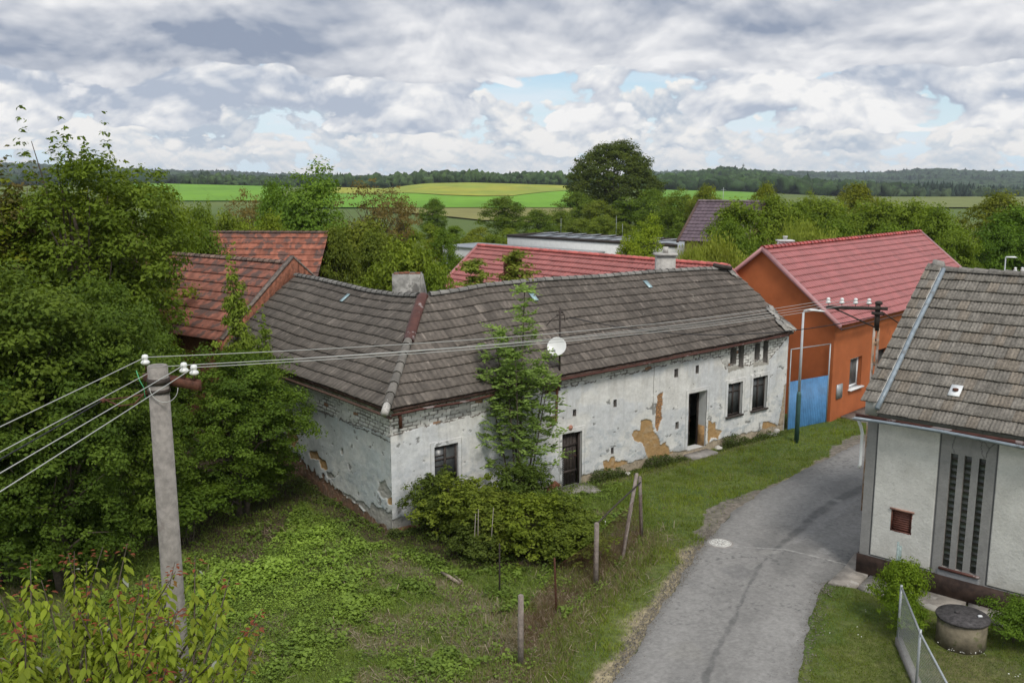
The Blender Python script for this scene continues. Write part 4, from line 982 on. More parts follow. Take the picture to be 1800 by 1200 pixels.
for k in range(9):
    a0 = 2.2+k*1.75; mb = MB()
    q = [WF.pt(a0, -1.2, 4.2), WF.pt(a0+1.5, -1.2, 4.2), WF.pt(a0+1.5, -3.4, 4.2), WF.pt(a0, -3.4, 4.2)]
    z_ = (4.2, 4.5, 4.5, 4.2)
    mb.hexa([(a, b, z) for (a, b, c), z in zip(q, z_)]+[(a, b, z+.05) for (a, b, c), z in zip(q, z_)]); mb.build('solar_panel', mat('solar', (.42, .44, .47), var=.1, rough=.2) if k == 0 else bpy.data.materials['solar'], wt)
mb = MB(); mb.fbox(WF, -4, 12, 0.1, 5, -.1, 3.15); mb.build('annex', M['plain_white'], wt)
mb = MB(); mb.fbox(WF, -4.1, 12.1, .08, 5.1, 3.15, 3.3); mb.build('annex_roof_edge', M['metal_grey'], wt)
for (x_, h_) in ((986, 4.6), (1083, 5.2), (1094, 3.4)):
    p = D(x_, 410, 88); mb = MB(); mb.tube([(p[0], p[1], 4.0), (p[0], p[1], 4.2+h_*.40)], .014, 5); mb.build('aerial', M['metal_grey'], wt)

# yellow house with violet roof
O5 = np.array([13.45, 73.4])
yel, YP, _ = gable_house('yellow_house', 'pale yellow house with violet grey tiled roof half hidden by trees', O5, np.array([.87, -.5]), np.array([.5, .87]), 4.6, 8.5, 4.95, 7.9, mat('yellow render', (.46, .38, .15), var=.06), M['tile_violet'] if 'tile_violet' in M else mat('violet tile', attr=True, var=.15, scale=4, rough=.6), colflat((.12, .085, .10), .3), 12,
    over=.45, tl=.33, rib=.33, ribh=.05, step=.06, ds=.08, capr=.14, capcol=np.array([.16, .12, .13]), s_over=(.4, .4), verge=M['wood_brown'])
mb = MB(); p = D(1271, 350, 79); mb.tube([(p[0], p[1], 7.0), (p[0], p[1], 9.0)], .018, 5); mb.tube([(p[0]-.22, p[1], 8.8), (p[0]+.22, p[1], 8.8)], .014, 5)
mb.build('aerial', M['metal_grey'], yel)
# little garden shed roof glimpsed between the orchard trees
O6 = G(740, 418, 2.6)[:2]*1.0
gable_house('garden_shed', 'small dark shed between the orchard and the round tree', D(738, 440, 70)[:2], np.array([1, 0]), np.array([0, 1]), 2.6, 2.2, 1.9, 2.7, M['wood_dark'], M['tile_grey'], colflat((.12, .12, .12), .2), 4, ds=.15, step=.03, cap=False)

# ------------------------------------------------------------------ grey rendered house on the right
HO = np.array([8.82, 22.54]); HE = np.array([.748, -.664]); HI = np.array([.664, .748])
HR = Frame(HO, HE, -HI)
rh = thing('grey_rendered_house', 'grey and white rendered house with weathered ribbed tiles at the road bend', 'house', (HO[0], HO[1], 0))
STRIPS = [(1.98, 2.15, .78, 3.58), (2.285, 2.445, .78, 3.58), (2.59, 2.75, .78, 3.58)]
def rcol(S, Z_):
    n1 = fbm(S*1.2, Z_*1.2, 101, 5); n2 = fbm(S*9, Z_*9, 102, 3); n3 = fbm(S*30, Z_*30, 103, 2); st = fbm(S*5, Z_*.7, 104, 4)
    col = np.zeros(S.shape+(3,)); col[:] = (.25, .245, .235); dep = (n2-.5)*.004
    col = mixc(col, sstep(st, .5, .75)*.35*sstep(Z_, 3.0, 4.2), (.17, .165, .16))
    for a0, a1 in ((.26, 1.72), (2.98, 6.5)):
        k = (S > a0) & (S < a1) & (Z_ > .60) & (Z_ < 4.03)
        kk = (S > a0-.022) & (S < a1+.022) & (Z_ > .58) & (Z_ < 4.052) & ~k
        w = np.zeros_like(col); w[:] = (.57, .56, .52); w = mixc(w, sstep(n1, .5, .68)*.22, (.40, .385, .34)); w = mixc(w, sstep(Z_, 1.1, .5)*.30*sstep(n2, .3, .6), (.36, .33, .27)); w = mixc(w, sstep(n3, .70, .8)*.4, (.3, .3, .28))
        col[k] = w[k]; dep = np.where(k, dep+.012+n3*.006, dep); col[kk] = (.10, .10, .10); dep = np.where(kk, dep-.012, dep)
    for P in ([(2.02, 4.3), (2.05, 3.95), (2.00, 3.8), (2.04, 3.6)], [(2.62, 4.3), (2.64, 4.0), (2.60, 3.85), (2.68, 3.6)], [(2.62, 4.08), (2.78, 3.86), (2.92, 4.0)], [(2.78, 3.86), (2.72, 3.6)], [(2.5, 4.05), (2.62, 3.95)]):
        d = polydist(S+(n2-.5)*.05, Z_, P); col = mixc(col, sstep(d, .014, .004)*.85, (.07, .07, .07))
    k = (S > 1.9) & (S < 2.84) & (Z_ < .69) & (Z_ > .55); col[k] = (.27, .27, .28); dep = np.where(k, dep+.02, dep)
    col *= (.90+.2*n3)[..., None]
    return col, dep
relief_wall('wall', HR, 8.0, [(0, 4.24), (8, 4.24)], rcol, M['plaster'], rh, step=.02, holes=STRIPS+[(.72, 1.23, 1.36, 1.92)])
mb = MB()
pp = lambda a, b, z: (*(HO+HE*a+HI*b), z)
mb.add([pp(0, 0, -.1), pp(0, 8, -.1), pp(0, 8, 4.3), pp(0, 4, 7.4), pp(0, 0, 4.3)], [(0, 1, 2, 3, 4)]); mb.add([pp(8, 0, -.1), pp(8, 8, -.1), pp(8, 8, 4.3), pp(8, 4, 7.4), pp(8, 0, 4.3)], [(4, 3, 2, 1, 0)])
mb.add([pp(0, 8, -.1), pp(8, 8, -.1), pp(8, 8, 4.3), pp(0, 8, 4.3)], [(0, 1, 2, 3)]); mb.build('side_wall', mat('grey render', (.25, .245, .235), var=.2, scale=2), rh)
mb = MB(); mb.fbox(HR, -.05, 8, .0, .045, -.05, .56); mb.fbox(HR, -.05, -.002, -8, .0, -.05, .56)
mb.build('plinth', mat('brown plinth', (.052, .032, .024), var=.6, scale=4.5, rough=.6, stain=(1.5, .6, (.12, .06, .03), .5)), rh)
gb = mat('glass block', attr=True, var=.4, scale=5, rough=.3, spec=.6)
for (a0, a1, z0, z1) in STRIPS:
    rb = MB(); reveal(rb, HR, a0, a1, z0, z1, .13); w = rb.build('slit_window', M['concrete'], rh)
    nb = 19; hb_ = (z1-z0)/nb; pr_ = [(z0, -.112, 0)]
    for k in range(1, nb): zk = z0+k*hb_; pr_ += [(zk-.005, -.112, 0), (zk-.0045, -.106, 1), (zk+.0045, -.106, 1), (zk+.005, -.112, 0)]
    pr_.append((z1, -.112, 0)); nv_ = len(pr_)
    V_ = [HR.pt(a_, d_, z_) for a_ in (a0-.004, a1+.004) for z_, d_, _ in pr_]; cj = [((.075, .078, .07) if j_ else (.045+.03*((i_*7) % 5)/5, .052+.03*((i_*3) % 5)/5, .048)) for i_, (_, _, j_) in enumerate(pr_)]*2
    npmesh('glass_blocks', V_, [(i_, nv_+i_, nv_+i_+1, i_+1) for i_ in range(nv_-1)], gb, w, col=np.array(cj))
mb = MB(); mb.fbox(HR, 1.92, 2.83, -.1, .06, .715, .765); mb.build('window_sill', M['metal_brown'], rh)
mb = MB(); rb = MB(); reveal(mb, HR, .72, 1.23, 1.36, 1.92, .05); mb.fbox(HR, .72, 1.23, -.06, -.03, 1.36, 1.92); mb.fbox(HR, .72, .75, -.03, .015, 1.36, 1.92); mb.fbox(HR, 1.20, 1.23, -.03, .015, 1.36, 1.92); mb.fbox(HR, .75, 1.20, -.03, .015, 1.36, 1.39)
for k in range(9): mb.fbox(HR, .75, 1.2, -.03, -.027, 1.42+k*.055, 1.455+k*.055)
vh = mb.build('vent_hatch', mat('red brown sheet', (.12, .045, .032), var=.25, scale=8, rough=.6), rh)
MB().fbox(HR, .69, 1.27, -.02, .05, 1.92, 1.96).build('hatch_ledge', mat('ledge tile', (.30, .17, .13), var=.3), vh)
HD2 = 4.0
zh = lambda s, d: 4.30+(7.46-4.30)*(1-np.abs(d-HD2)/(HD2+.32))
def colR(s, d, h, h2, k):
    base = np.array([.172, .156, .134]); c = base[None, :]*(.88+.22*h)[:, None]
    wm = (h2 > .8); c[wm] = c[wm]*np.array([1.05, .99, .93])
    ds_ = fbm(s*7, d*7, 111, 4); c = c*(.62+.75*ds_)[:, None]
    c = c*(.86+.24*np.abs(np.sin(pi*s/.085)))[:, None]  # rib shading painted into the tile colour, darker in the valleys
    seam = np.abs((s/.255+(.5 if k % 2 else 0)) % 1) < .10; c[seam] = c[seam]*.72
    return c
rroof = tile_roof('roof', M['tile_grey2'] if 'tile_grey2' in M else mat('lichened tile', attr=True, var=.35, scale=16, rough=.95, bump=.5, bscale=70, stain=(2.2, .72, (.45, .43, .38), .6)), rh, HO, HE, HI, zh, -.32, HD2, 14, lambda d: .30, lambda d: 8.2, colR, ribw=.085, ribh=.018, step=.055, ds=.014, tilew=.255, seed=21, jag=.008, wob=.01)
MR2 = rroof.data.materials[0]
tile_roof('verge_tiles', MR2, rh, HO, HE, HI, lambda s, d: zh(s, d)+.16, -.22, HD2+.05, 14, lambda d: -.14, lambda d: .24, colR, ribw=.085, ribh=.018, step=.055, ds=.02, tilew=.20, seed=31, jag=.01)
tile_roof('rear_roof', MR2, rh, HO, HE, HI, zh, HD2, 2*HD2+.3, 10, lambda d: -.1, lambda d: 8.2, colR, ribw=.2, ds=.06, step=.03, tilew=.25, seed=23)
ridge_caps('ridge_tiles', MR2, rh, pp(.3, HD2, 7.47), pp(8.2, HD2, 7.47), r=.11, L=.36, colr=np.array([.20, .185, .165]), seed=9)
# parapet under the verge tiles and the zinc flashing beside it
mb = MB(); mb.hexa([pp(-.06, -.1, 4.2), pp(.24, -.1, 4.2), pp(.24, HD2, 7.3), pp(-.06, HD2, 7.3), pp(-.06, -.1, 4.60), pp(.24, -.1, 4.60), pp(.24, HD2, 7.60), pp(-.06, HD2, 7.60)]); mb.build('parapet', M['plain_white'], rh)
mb = MB(); fl = []
for t in np.linspace(0, 1, 9): b = -.30+t*(HD2+.30-.1); fl.append(pp(.30+.01*sin(t*9), b, float(zh(0, np.array([b]))[0] if hasattr(zh(0, np.array([b])), '__len__') else zh(0, b))+.12))
mb.tube(fl, .062, 8); mb.build('flashing', M['metal_zinc'], rh)
mb = MB(); mb.hexa([pp(-.04, HD2-.1, 7.5), pp(.3, HD2-.1, 7.5), pp(.3, HD2+.15, 7.5), pp(-.04, HD2+.15, 7.5), pp(.0, HD2-.05, 7.74), pp(.24, HD2-.05, 7.72), pp(.24, HD2+.1, 7.70), pp(.0, HD2+.1, 7.74)]); mb.build('gable_cap', M['concrete'], rh)
gutter('gutter', HR, [(a, .40, 4.16+.03*sin(a)) for a in np.linspace(-.22, 8.1, 14)], rh, r=.065, mt='metal_zinc')
MB().fbox(HR, -.2, 8.1, .318, .334, 4.12, 4.24).build('eave_board', M['metal_brown'], rh)
mb = MB(); mb.tube([HR.pt(-.10, .38, 4.10), HR.pt(-.10, .2, 3.9), HR.pt(-.10, .07, 3.7), HR.pt(-.10, .07, 2.9), HR.pt(-.14, .07, 2.8)], .04, 8); mb.build('downpipe', M['white'], rh)
# vent tile
r_ = ray(1679, 692); A_ = None
P0 = np.array(pp(1, 0, float(zh(1, 0)))); Nr = np.cross(np.array([*HE, 0]), np.array([*HI, 3.16/4.32])); Hh = hitplane(1679, 692, P0, Nr); sv, dv = np.dot(Hh[:2]-HO, HE), np.dot(Hh[:2]-HO, HI)
mb = MB(); z_ = lambda b: float(zh(0, b))
mb.hexa([pp(sv-.13, dv-.14, z_(dv-.14)+.07), pp(sv+.13, dv-.14, z_(dv-.14)+.07), pp(sv+.13, dv+.14, z_(dv+.14)+.07), pp(sv-.13, dv+.14, z_(dv+.14)+.07)]+[pp(sv+a, dv+b, z_(dv+b)+.09) for a, b in ((-.13, -.14), (.13, -.14), (.13, .14), (-.13, .14))])
vt = mb.build('vent_tile', M['white'], rh)
MB().lathe(pp(sv, dv, z_(dv)+.08), [(.07, 0), (.065, .05), (.03, .06), (.001, .05)], 12).build('vent_pipe', M['metal_rust'], vt)

# ------------------------------------------------------------------ utility poles and wires
def insulator(parent, p, s=1.0):
    mb = MB(); mb.lathe(p, [(.001, -.02*s), (.035*s, -.02*s), (.062*s, .0), (.066*s, .02*s), (.045*s, .045*s), (.030*s, .055*s), (.046*s, .075*s), (.048*s, .10*s), (.035*s, .125*s), (.001, .135*s)], 14)
    o = mb.build('insulator', M['porcelain'], parent, smooth=True)
    mb = MB(); mb.tube([(p[0], p[1], p[2]-.10*s), (p[0], p[1], p[2]-.01)], .009, 6); mb.build('pin', M['metal_rust'], o); return o
PLX, PLY, PLZ = -4.76, 12.35, 7.48
pole = thing('utility_pole', 'round concrete power pole with rusty bracket rising beside the young cherry tree', 'utility pole', (PLX, PLY, 0))
mb = MB(); mb.tube([(PLX+.02, PLY, -.1), (PLX, PLY, PLZ)], [.168, .132], 28); mb.lathe((PLX, PLY, PLZ), [(.132, 0), (.12, .012), (.07, .006), (.06, -.05), (.001, -.06)], 28)
mb.build('shaft', mat('spun concrete', (.235, .215, .195), var=.28, scale=9, bump=.3, bscale=60, stain=(3.0, .62, (.15, .125, .11), .5)), pole, smooth=False)
def cirp(x, y, z): p = G(x, y, z); return p
IL = [G(248, 634, 7.52), G(262, 648, 7.42)+np.array([0, .30, 0]), G(318, 652, 7.42), G(344, 658, 7.38)]
IL[1] = np.array([PLX-.04, PLY+.23, 7.46])
IL = [np.array([PLX-.22, PLY+.30, 7.50]), np.array([PLX+.0, PLY+.30, 7.46]), np.array([PLX+.335, PLY-.02, 7.36]), np.array([PLX+.52, PLY-.12, 7.32])]
mb = MB(); a_ = np.array([.84, -.50]); ar = lambda t, o: (PLX+a_[0]*t-a_[1]*o, PLY+a_[1]*t+a_[0]*o)
def arm_box(t0, t1, o0, o1, z0, z1, dz=0):
    q = [(*ar(t0, o0), z0), (*ar(t1, o0), z0+dz), (*ar(t1, o1), z0+dz), (*ar(t0, o1), z0)]; mb.hexa(q+[(x, y, z+(z1-z0)) for x, y, z in q])
arm_box(-.50, .62, .135, .20, 7.19, 7.30); arm_box(-.50, .62, .200, .206, 7.17, 7.32)
mb.build('crossarm', M['metal_rust'], pole)
mb = MB(); mb.lathe((PLX, PLY, 7.12), [(.137, 0), (.150, 0), (.150, .05), (.137, .05)], 24); mb.lathe((PLX, PLY, 7.24), [(.136, 0), (.147, 0), (.147, .08), (.136, .08)], 24); mb.build('clamp', M['wood_dark'], pole)
IL = [np.array([*ar(-.47, .17), 7.44]), np.array([*ar(-.32, .30), 7.30]), np.array([*ar(.33, .17), 7.41]), np.array([*ar(.53, .17), 7.40])]
for p in IL: insulator(pole, p, .95)
mb = MB()
th_ = np.linspace(0, pi, 12)
mb.tube([(PLX+.42*cos(pi-t)*.45+.13, PLY-.17, 7.22-.20*sin(t)) for t in th_], .006, 5); mb.build('jumper_loop', M['wire'], pole)
mb = MB(); mb.tube([(PLX-.28, PLY-.02, 7.42), (PLX-.22, PLY-.08, 7.3), (PLX-.17, PLY-.08, 7.2), (PLX-.16, PLY-.08, 7.05)], .007, 5); mb.build('earth_lead', mat('green lead', (.08, .35, .16), var=0), pole)
mb = MB(); mb.tube([(PLX-.15, PLY-.05, 7.15), (PLX-.3, PLY-.1, 6.98), (PLX-.55, PLY, 6.93), (PLX-.8, PLY+.1, 7.0)], .011, 5); mb.tube([(PLX-.14, PLY, 7.1), (PLX-.5, PLY+.05, 7.03), (PLX-.78, PLY+.1, 6.99)], .012, 5)
mb.lathe((PLX-.82, PLY+.1, 6.98), [(.001, -.03), (.035, -.02), (.035, .03), (.001, .04)], 8, axis=(1, 0, .2)); mb.build('stay_bracket', M['metal_rust'], pole)
# far pole
PRX, PRY, PRZ = 10.62, 27.0, 6.33
p2 = thing('utility_pole', 'lattice street pole with rusty head and four insulators in front of the orange house', 'utility pole', (PRX, PRY, 0))
mb = MB()
for s_ in (-.085, .035): mb.box(PRX+s_, PRX+s_+.05, PRY-.04, PRY+.04, -.1, 5.62)
for k in range(9): mb.box(PRX-.034, PRX+.034, PRY-.02, PRY+.02, .3+k*.6, .42+k*.6)
mb.build('shaft', mat('rusty white steel', (.45, .30, .20), var=.5, scale=3, stain=(2.0, .5, (.58, .54, .5), .7)), p2)
mb = MB(); mb.tube([(PRX, PRY, 5.55), (PRX, PRY, PRZ-.02)], .075, 10); mb.lathe((PRX+.02, PRY, PRZ-.02), [(.10, 0), (.11, .06), (.06, .10), (.001, .11)], 10); mb.build('pole_head', M['wood_dark'], p2)
ae = np.array([-.985, .17]); cz_ = PRZ-.12
mb = MB(); q = lambda t, o, z: (PRX+ae[0]*t-ae[1]*o, PRY+ae[1]*t+ae[0]*o, z)
mb.hexa([q(-.25, .05, cz_-.05), q(1.45, .05, cz_-.05), q(1.45, .12, cz_-.05), q(-.25, .12, cz_-.05), q(-.25, .05, cz_+.04), q(1.45, .05, cz_+.04), q(1.45, .12, cz_+.04), q(-.25, .12, cz_+.04)])
mb.tube([q(.08, .08, 5.66), q(1.2, .08, cz_-.04)], .022, 6); mb.tube([q(-.1, .08, cz_-.1), q(-.8, -.3, 5.65)], .018, 6); mb.box(PRX-.13, PRX+.16, PRY-.12, PRY+.12, cz_-.2, cz_-.12)
mb.build('crossarm', M['wood_dark'], p2)
IR = [np.array(q(t, .085, cz_+.13)) for t in (1.40, 1.02, .64, .27)]
for p in IR: insulator(p2, p, 1.15)
def sag(p, q_, s_, n=26):
    t = np.linspace(0, 1, n)[:, None]; P = np.array(p)[None]*(1-t)+np.array(q_)[None]*t; P[:, 2] -= 4*s_*(t*(1-t))[:, 0]; return [tuple(a) for a in P]
LEFT = [np.array([-5.3, -14.0, 8.0]), np.array([-4.9, -14.0, 7.9]), np.array([-4.25, -14.0, 7.9]), np.array([-3.85, -14.0, 7.8])]
LB = ['farthest of the four bare wires running from the concrete pole to the rusty street pole', 'second farthest of the four bare wires between the two poles', 'second nearest of the four bare wires between the two poles', 'nearest of the four bare wires between the two poles']
for i in range(4):
    top = np.array([0, 0, .085]); a = IL[i]+top; b = IR[i]+top
    mb = MB(); mb.tube(sag(LEFT[i], a, .12)[:-1]+sag(a, b, .22), .006, 5, cap=False)
    tag(mb.build('overhead_wire', M['wire']), LB[i], 'wire', 'bare wires on the poles')
mb = MB(); m_top = (mx+.3, my+.1, mz-.3); mb.tube(sag(m_top, q(.05, 0, cz_-.25), .55), .014, 5, cap=False); tag(mb.build('service_cable', M['cable']), 'thick black cable sagging from the roof mast to the street pole', 'cable')
mb = MB(); mb.tube(sag(LEFT[1]+[-.9, 0, -.6], (PLX-.82, PLY+.1, 6.98), .2), .010, 5, cap=False); tag(mb.build('service_cable', M['cable']), 'thin dark cable leaving the bracket low on the concrete pole', 'cable')

# ------------------------------------------------------------------ street lamp
lx, ly = 10.80, 34.44
sl = thing('street_lamp', 'grey street lamp with green base standing on the verge by the blue gate', 'street lamp', (lx, ly, 0))
mb = MB(); mb.tube([(lx, ly, 1.95), (lx+.0, ly, 5.0)], [.055, .042], 12); mb.tube([(lx, ly, 4.98), (lx+.03, ly, 5.06), (lx+.18, ly-.02, 5.09)], .03, 8); mb.build('pole', mat('pale lamp pole', (.46, .47, .48), var=.08, rough=.5), sl, smooth=False)
mb = MB(); mb.tube([(lx, ly, -.05), (lx, ly, 1.85), (lx, ly, 2.0)], [.09, .085, .058], 14); mb.build('base', M['green'], sl)
mb = MB(); a = (lx+.14, ly-.02, 5.08); 
vs = []; fs = []
for i, (t, w_, h_) in enumerate([(0, .03, .03), (.12, .07, .045), (.35, .085, .05), (.55, .06, .03), (.66, .015, .01)]):
    for (u, v) in ((-1, 0), (-.6, 1), (.6, 1), (1, 0), (.6, -.6), (-.6, -.6)): vs.append((a[0]+t, a[1]+u*w_, a[2]+v*h_-t*.10+.02))
for i in range(4):
    for k in range(6): fs.append((i*6+k, i*6+(k+1) % 6, i*6+6+(k+1) % 6, i*6+6+k))
fs += [tuple(range(5, -1, -1)), tuple(range(24, 30))]
npmesh('lamp_head', vs, fs, M['white'], sl, smooth=False)
# far lamp + pole top on the right edge
fl_ = D(1768, 452, 62); far = thing('street_lamp', 'distant lamp with a flat white head among the trees at the right edge', 'street lamp', (fl_[0], fl_[1], 0))
mb = MB(); mb.tube([(fl_[0], fl_[1], 0), (fl_[0], fl_[1], fl_[2])], .05, 6); mb.build('pole', M['metal_grey'], far)
mb = MB(); mb.hexa([(fl_[0]+a, fl_[1]+b, fl_[2]-.03+.0*a) for a, b in ((0, -.1), (.75, -.1), (.75, .1), (0, .1))]+[(fl_[0]+a, fl_[1]+b, fl_[2]+.05) for a, b in ((.05, -.07), (.6, -.07), (.6, .07), (.05, .07))]); mb.build('lamp_head', M['white'], far)
fp = D(1790, 478, 44); p3 = thing('utility_pole', 'half hidden pole head with two white insulators at the right edge', 'utility pole', (fp[0], fp[1], 0))
mb = MB(); mb.tube([(fp[0]+.3, fp[1], 0), (fp[0]+.3, fp[1], fp[2])], .09, 8); mb.build('shaft', M['concrete'], p3)
mb = MB(); mb.box(fp[0]-.25, fp[0]+.8, fp[1]-.04, fp[1]+.04, fp[2]-.12, fp[2]-.02); mb.build('crossarm', M['wood_dark'], p3)
for t in (-.15, .18, .6): insulator(p3, (fp[0]+t, fp[1], fp[2]+.05), 1.3)
for t in (-.15, .18):
    mb = MB(); mb.tube(sag((fp[0]+t, fp[1], fp[2]+.15), (fp[0]+t-7, fp[1]-13, fp[2]-.9), .2, 8), .012, 4, cap=False); tag(mb.build('overhead_wire', M['wire']), 'pale wire leaving the pole at the right edge, %s of its pair' % ('left' if t < 0 else 'right'), 'wire', 'wires at the right edge')
# mast on the wooded hill
tp = D(1307, 288, 1480); mt_ = thing('radio_mast', 'tiny pale radio mast on top of the wooded hill', 'mast', (tp[0], tp[1], float(hgt(tp[0], tp[1]))))
mb = MB(); zb = float(hgt(tp[0], tp[1])); mb.tube([(tp[0], tp[1], zb), (tp[0], tp[1], D(1307, 287, 1480)[2])], [1.0, .45], 6); mb.tube([(tp[0], tp[1], tp[2]-4), (tp[0], tp[1], tp[2]-.5)], 1.6, 6); mb.build('lattice', M['metal_grey'], mt_)

# ------------------------------------------------------------------ fence
M['post'] = mat('old concrete post', (.24, .20, .175), var=.35, scale=7, bump=.5, bscale=30)
def post(x, y, h, r, label, mt='post', lean=(0, 0), name='fence_post', shape=8):
    o = MB().tube([(x, y, -.05), (x+lean[0]*.5, y+lean[1]*.5, h*.5), (x+lean[0], y+lean[1], h), (x+lean[0], y+lean[1], h+.02)], [r*1.05, r, r*.95, r*.5], shape).build(name, M[mt], None, loc=(x, y, 0))
    tag(o, label, 'fence post', 'posts of the broken garden fence'); return o
post(.18, 17.97, 1.56, .062, 'nearest concrete fence post, rough topped, at the meadow edge')
post(2.07, 21.8, 1.64, .062, 'concrete fence post right beside the yellow green bushes')
post(3.63, 24.94, 1.78, .05, 'tall upright end post of the garden fence', shape=4, lean=(-.09, 0))
post(2.92, 23.5, 1.95, .055, 'leaning strut post propped against the end post', lean=(.50, 1.2), shape=6)
post(1.03, 20.27, 1.38, .025, 'rusty red iron fence stake between the two concrete posts', 'metal_rust', lean=(-.06, 0), shape=4)
post(-.30, 21.3, 1.30, .022, 'dark iron stake standing in the weeds in front of the bushes', 'wood_dark', shape=4)
o = MB().tube([(2.1, 21.9, 1.60), (2.6, 22.9, 1.65), (3.55, 24.85, 1.66)], .022, 5).build('fence_rail', M['wood_dark']); tag(o, 'dark slanting rail joining a concrete post to the end post', 'rail')
def chain_mesh(name, A, B, z0, z1, label, pitch=.075, r=.0022, m='metal_rust', sagd=0.0, group=None, d3=0):
    A, B = np.array(A, float), np.array(B, float); L_ = np.linalg.norm(B-A); mb = MB(); H_ = z1-z0
    nn_ = int((L_+H_)/pitch)
    for sgn in (1, -1):
        for i in range(nn_):
            a = i*pitch; s0_, s1_ = (a-H_, a); zz0, zz1 = (z0, z1)
            c0, c1 = max(s0_, 0), min(s1_, L_)
            if c1 <= c0: continue
            za = z0+(c0-s0_); zb_ = z0+(c1-s0_)
            if sgn < 0: za, zb_ = z1-(za-z0), z1-(zb_-z0)
            p = A+(B-A)*c0/L_; q__ = A+(B-A)*c1/L_
            mb.tube([(p[0], p[1], za), (q__[0], q__[1], zb_)], r, 3, cap=False)
    for z in (z0, z1): mb.tube([(A[0], A[1], z), (B[0], B[1], z)], r*1.4, 3)
    o = mb.build(name, M[m]); tag(o, label, 'wire fence' if label else None, group); return o
chain_mesh('wire_mesh', (.18, 17.97), (1.03, 20.27), .08, 1.1, 'rusty wire mesh between the nearest post and the iron stake', group='wire mesh of the garden fence')
chain_mesh('wire_mesh', (1.03, 20.27), (2.07, 21.8), .08, 1.2, 'rusty wire mesh between the iron stake and the concrete post', group='wire mesh of the garden fence')
chain_mesh('wire_mesh', (2.07, 21.8), (3.63, 24.94), .08, 1.3, 'rusty wire mesh below the slanting rail', group='wire mesh of the garden fence')
chain_mesh('wire_mesh', RW.pt(4.75, .5, 0)[:2], RW.pt(6.1, .3, 0)[:2], .25, 1.15, 'small grey wire mesh panel beside the black door', m='metal_grey', r=.003)
# right-hand garden fence
GP = [(9.32, 21.45), (8.35, 18.9), (7.9, 16.9), (7.5, 14.6)]
fe = thing('garden_fence', 'grey chain link fence with steel top rail at the lawn edge', 'fence', (8.35, 18.9, 0))
mb = MB(); mb.tube([(GP[1][0], GP[1][1], 1.32), (GP[2][0], GP[2][1], 1.28), (GP[3][0], GP[3][1], 1.28)], .022, 7); mb.build('top_rail', M['metal_grey'], fe)
for i, (x, y) in enumerate(GP[1:]):
    MB().tube([(x, y, -.05), (x, y, 1.36)], .028, 8).build('post', M['metal_grey'], fe)
MB().hexa([(8.30, 18.9, -.05), (8.44, 18.9, -.05), (7.6, 14.6, -.05), (7.46, 14.6, -.05), (8.30, 18.9, .16), (8.44, 18.9, .16), (7.6, 14.6, .14), (7.46, 14.6, .14)]).build('kerb', M['concrete'], fe)
for A, B in ((GP[1], GP[2]), (GP[2], GP[3])):
    o = chain_mesh('wire_mesh', A, B, .15, 1.27, None, m='metal_grey', r=.0018, pitch=.075)
    o.parent = fe; o.location = (-fe.location[0], -fe.location[1], 0)
pg = MB(); pg.tube([(GP[0][0], GP[0][1], -.05), (GP[0][0], GP[0][1], 1.3)], .03, 8); pg.fbox(Frame(GP[0], HE, -HI), .0, .09, -.01, .01, .4, 1.22)
tag(pg.build('gate_post', mat('flaked green metal', (.26, .32, .31), var=.4, scale=14)), 'flaking pale green steel post against the house plinth', 'post')

# ------------------------------------------------------------------ manhole cover, well, slabs, debris
mc = G(1266, 957); zr_ = .062
mh = thing('manhole_cover', 'pale round manhole cover set in the left edge of the road', 'manhole cover', (mc[0], mc[1], zr_-.02))
mb = MB(); mb.lathe((mc[0], mc[1], zr_-.03), [(.001, 0), (.30, 0), (.30, .028), (.285, .036), (.06, .034), (.001, .034)], 28)
_lid = mb; mb = MB()
for k in range(12): a = k*pi/6; mb.tube([(mc[0]+.11*cos(a), mc[1]+.11*sin(a), zr_+.005), (mc[0]+.25*cos(a), mc[1]+.25*sin(a), zr_+.005)], .009, 4)
mb.lathe((mc[0], mc[1], zr_), [(.07, 0), (.07, .009), (.09, .009), (.09, 0)], 20); mb.lathe((mc[0], mc[1], zr_), [(.265, 0), (.265, .008), (.28, .008), (.28, 0)], 28)
mb.build('lid_ribs', M['concrete'], mh); mb = _lid
mb.build('lid', mat('painted iron', (.55, .54, .50), var=.25, scale=9, stain=(4, .60, (.2, .17, .13), .7)), mh)
vs = []; 
mb = MB(); mb.lathe((mc[0], mc[1], zr_-.04), [(.305, 0), (.38, 0), (.36, .034), (.305, .036)], 28); mb.build('rim', M['concrete'], mh)
wc = G(1690, 1110, .28)
wl = thing('well', 'round concrete well with a black felt lid below the grey house', 'well', (wc[0], wc[1], 0))
mb = MB(); mb.lathe((wc[0], wc[1], -.05), [(.50, 0), (.50, .66), (.42, .66), (.42, .1)], 36); mb.build('ring', mat('mossy concrete', (.17, .145, .10), var=.4, scale=3.5, bump=.4, stain=(2.2, .56, (.10, .11, .04), .7)), wl, smooth=False)
mb = MB(); mb.lathe((wc[0], wc[1], .615), [(.001, 0), (.535, 0), (.545, .03), (.53, .055), (.001, .07)], 36); mb.lathe((wc[0]-.08, wc[1]+.1, .68), [(.001, 0), (.06, 0), (.05, .03), (.001, .035)], 8)
mb.build('lid', mat('roofing felt', (.060, .055, .055), var=.5, scale=14, bump=.6, bscale=40, stain=(6, .62, (.13, .12, .12), .5)), wl)
mb = MB(); mb.box(wc[0]+.27, wc[0]+.35, wc[1]-.14, wc[1]-.09, .68, .72); tag(mb.build('stone', M['white']), 'small white stone lying on the felt lid', 'stone')
slm = mat('old paving', (.26, .235, .205), var=.35, scale=3, bump=.4, stain=(2.0, .55, (.42, .40, .36), .6))
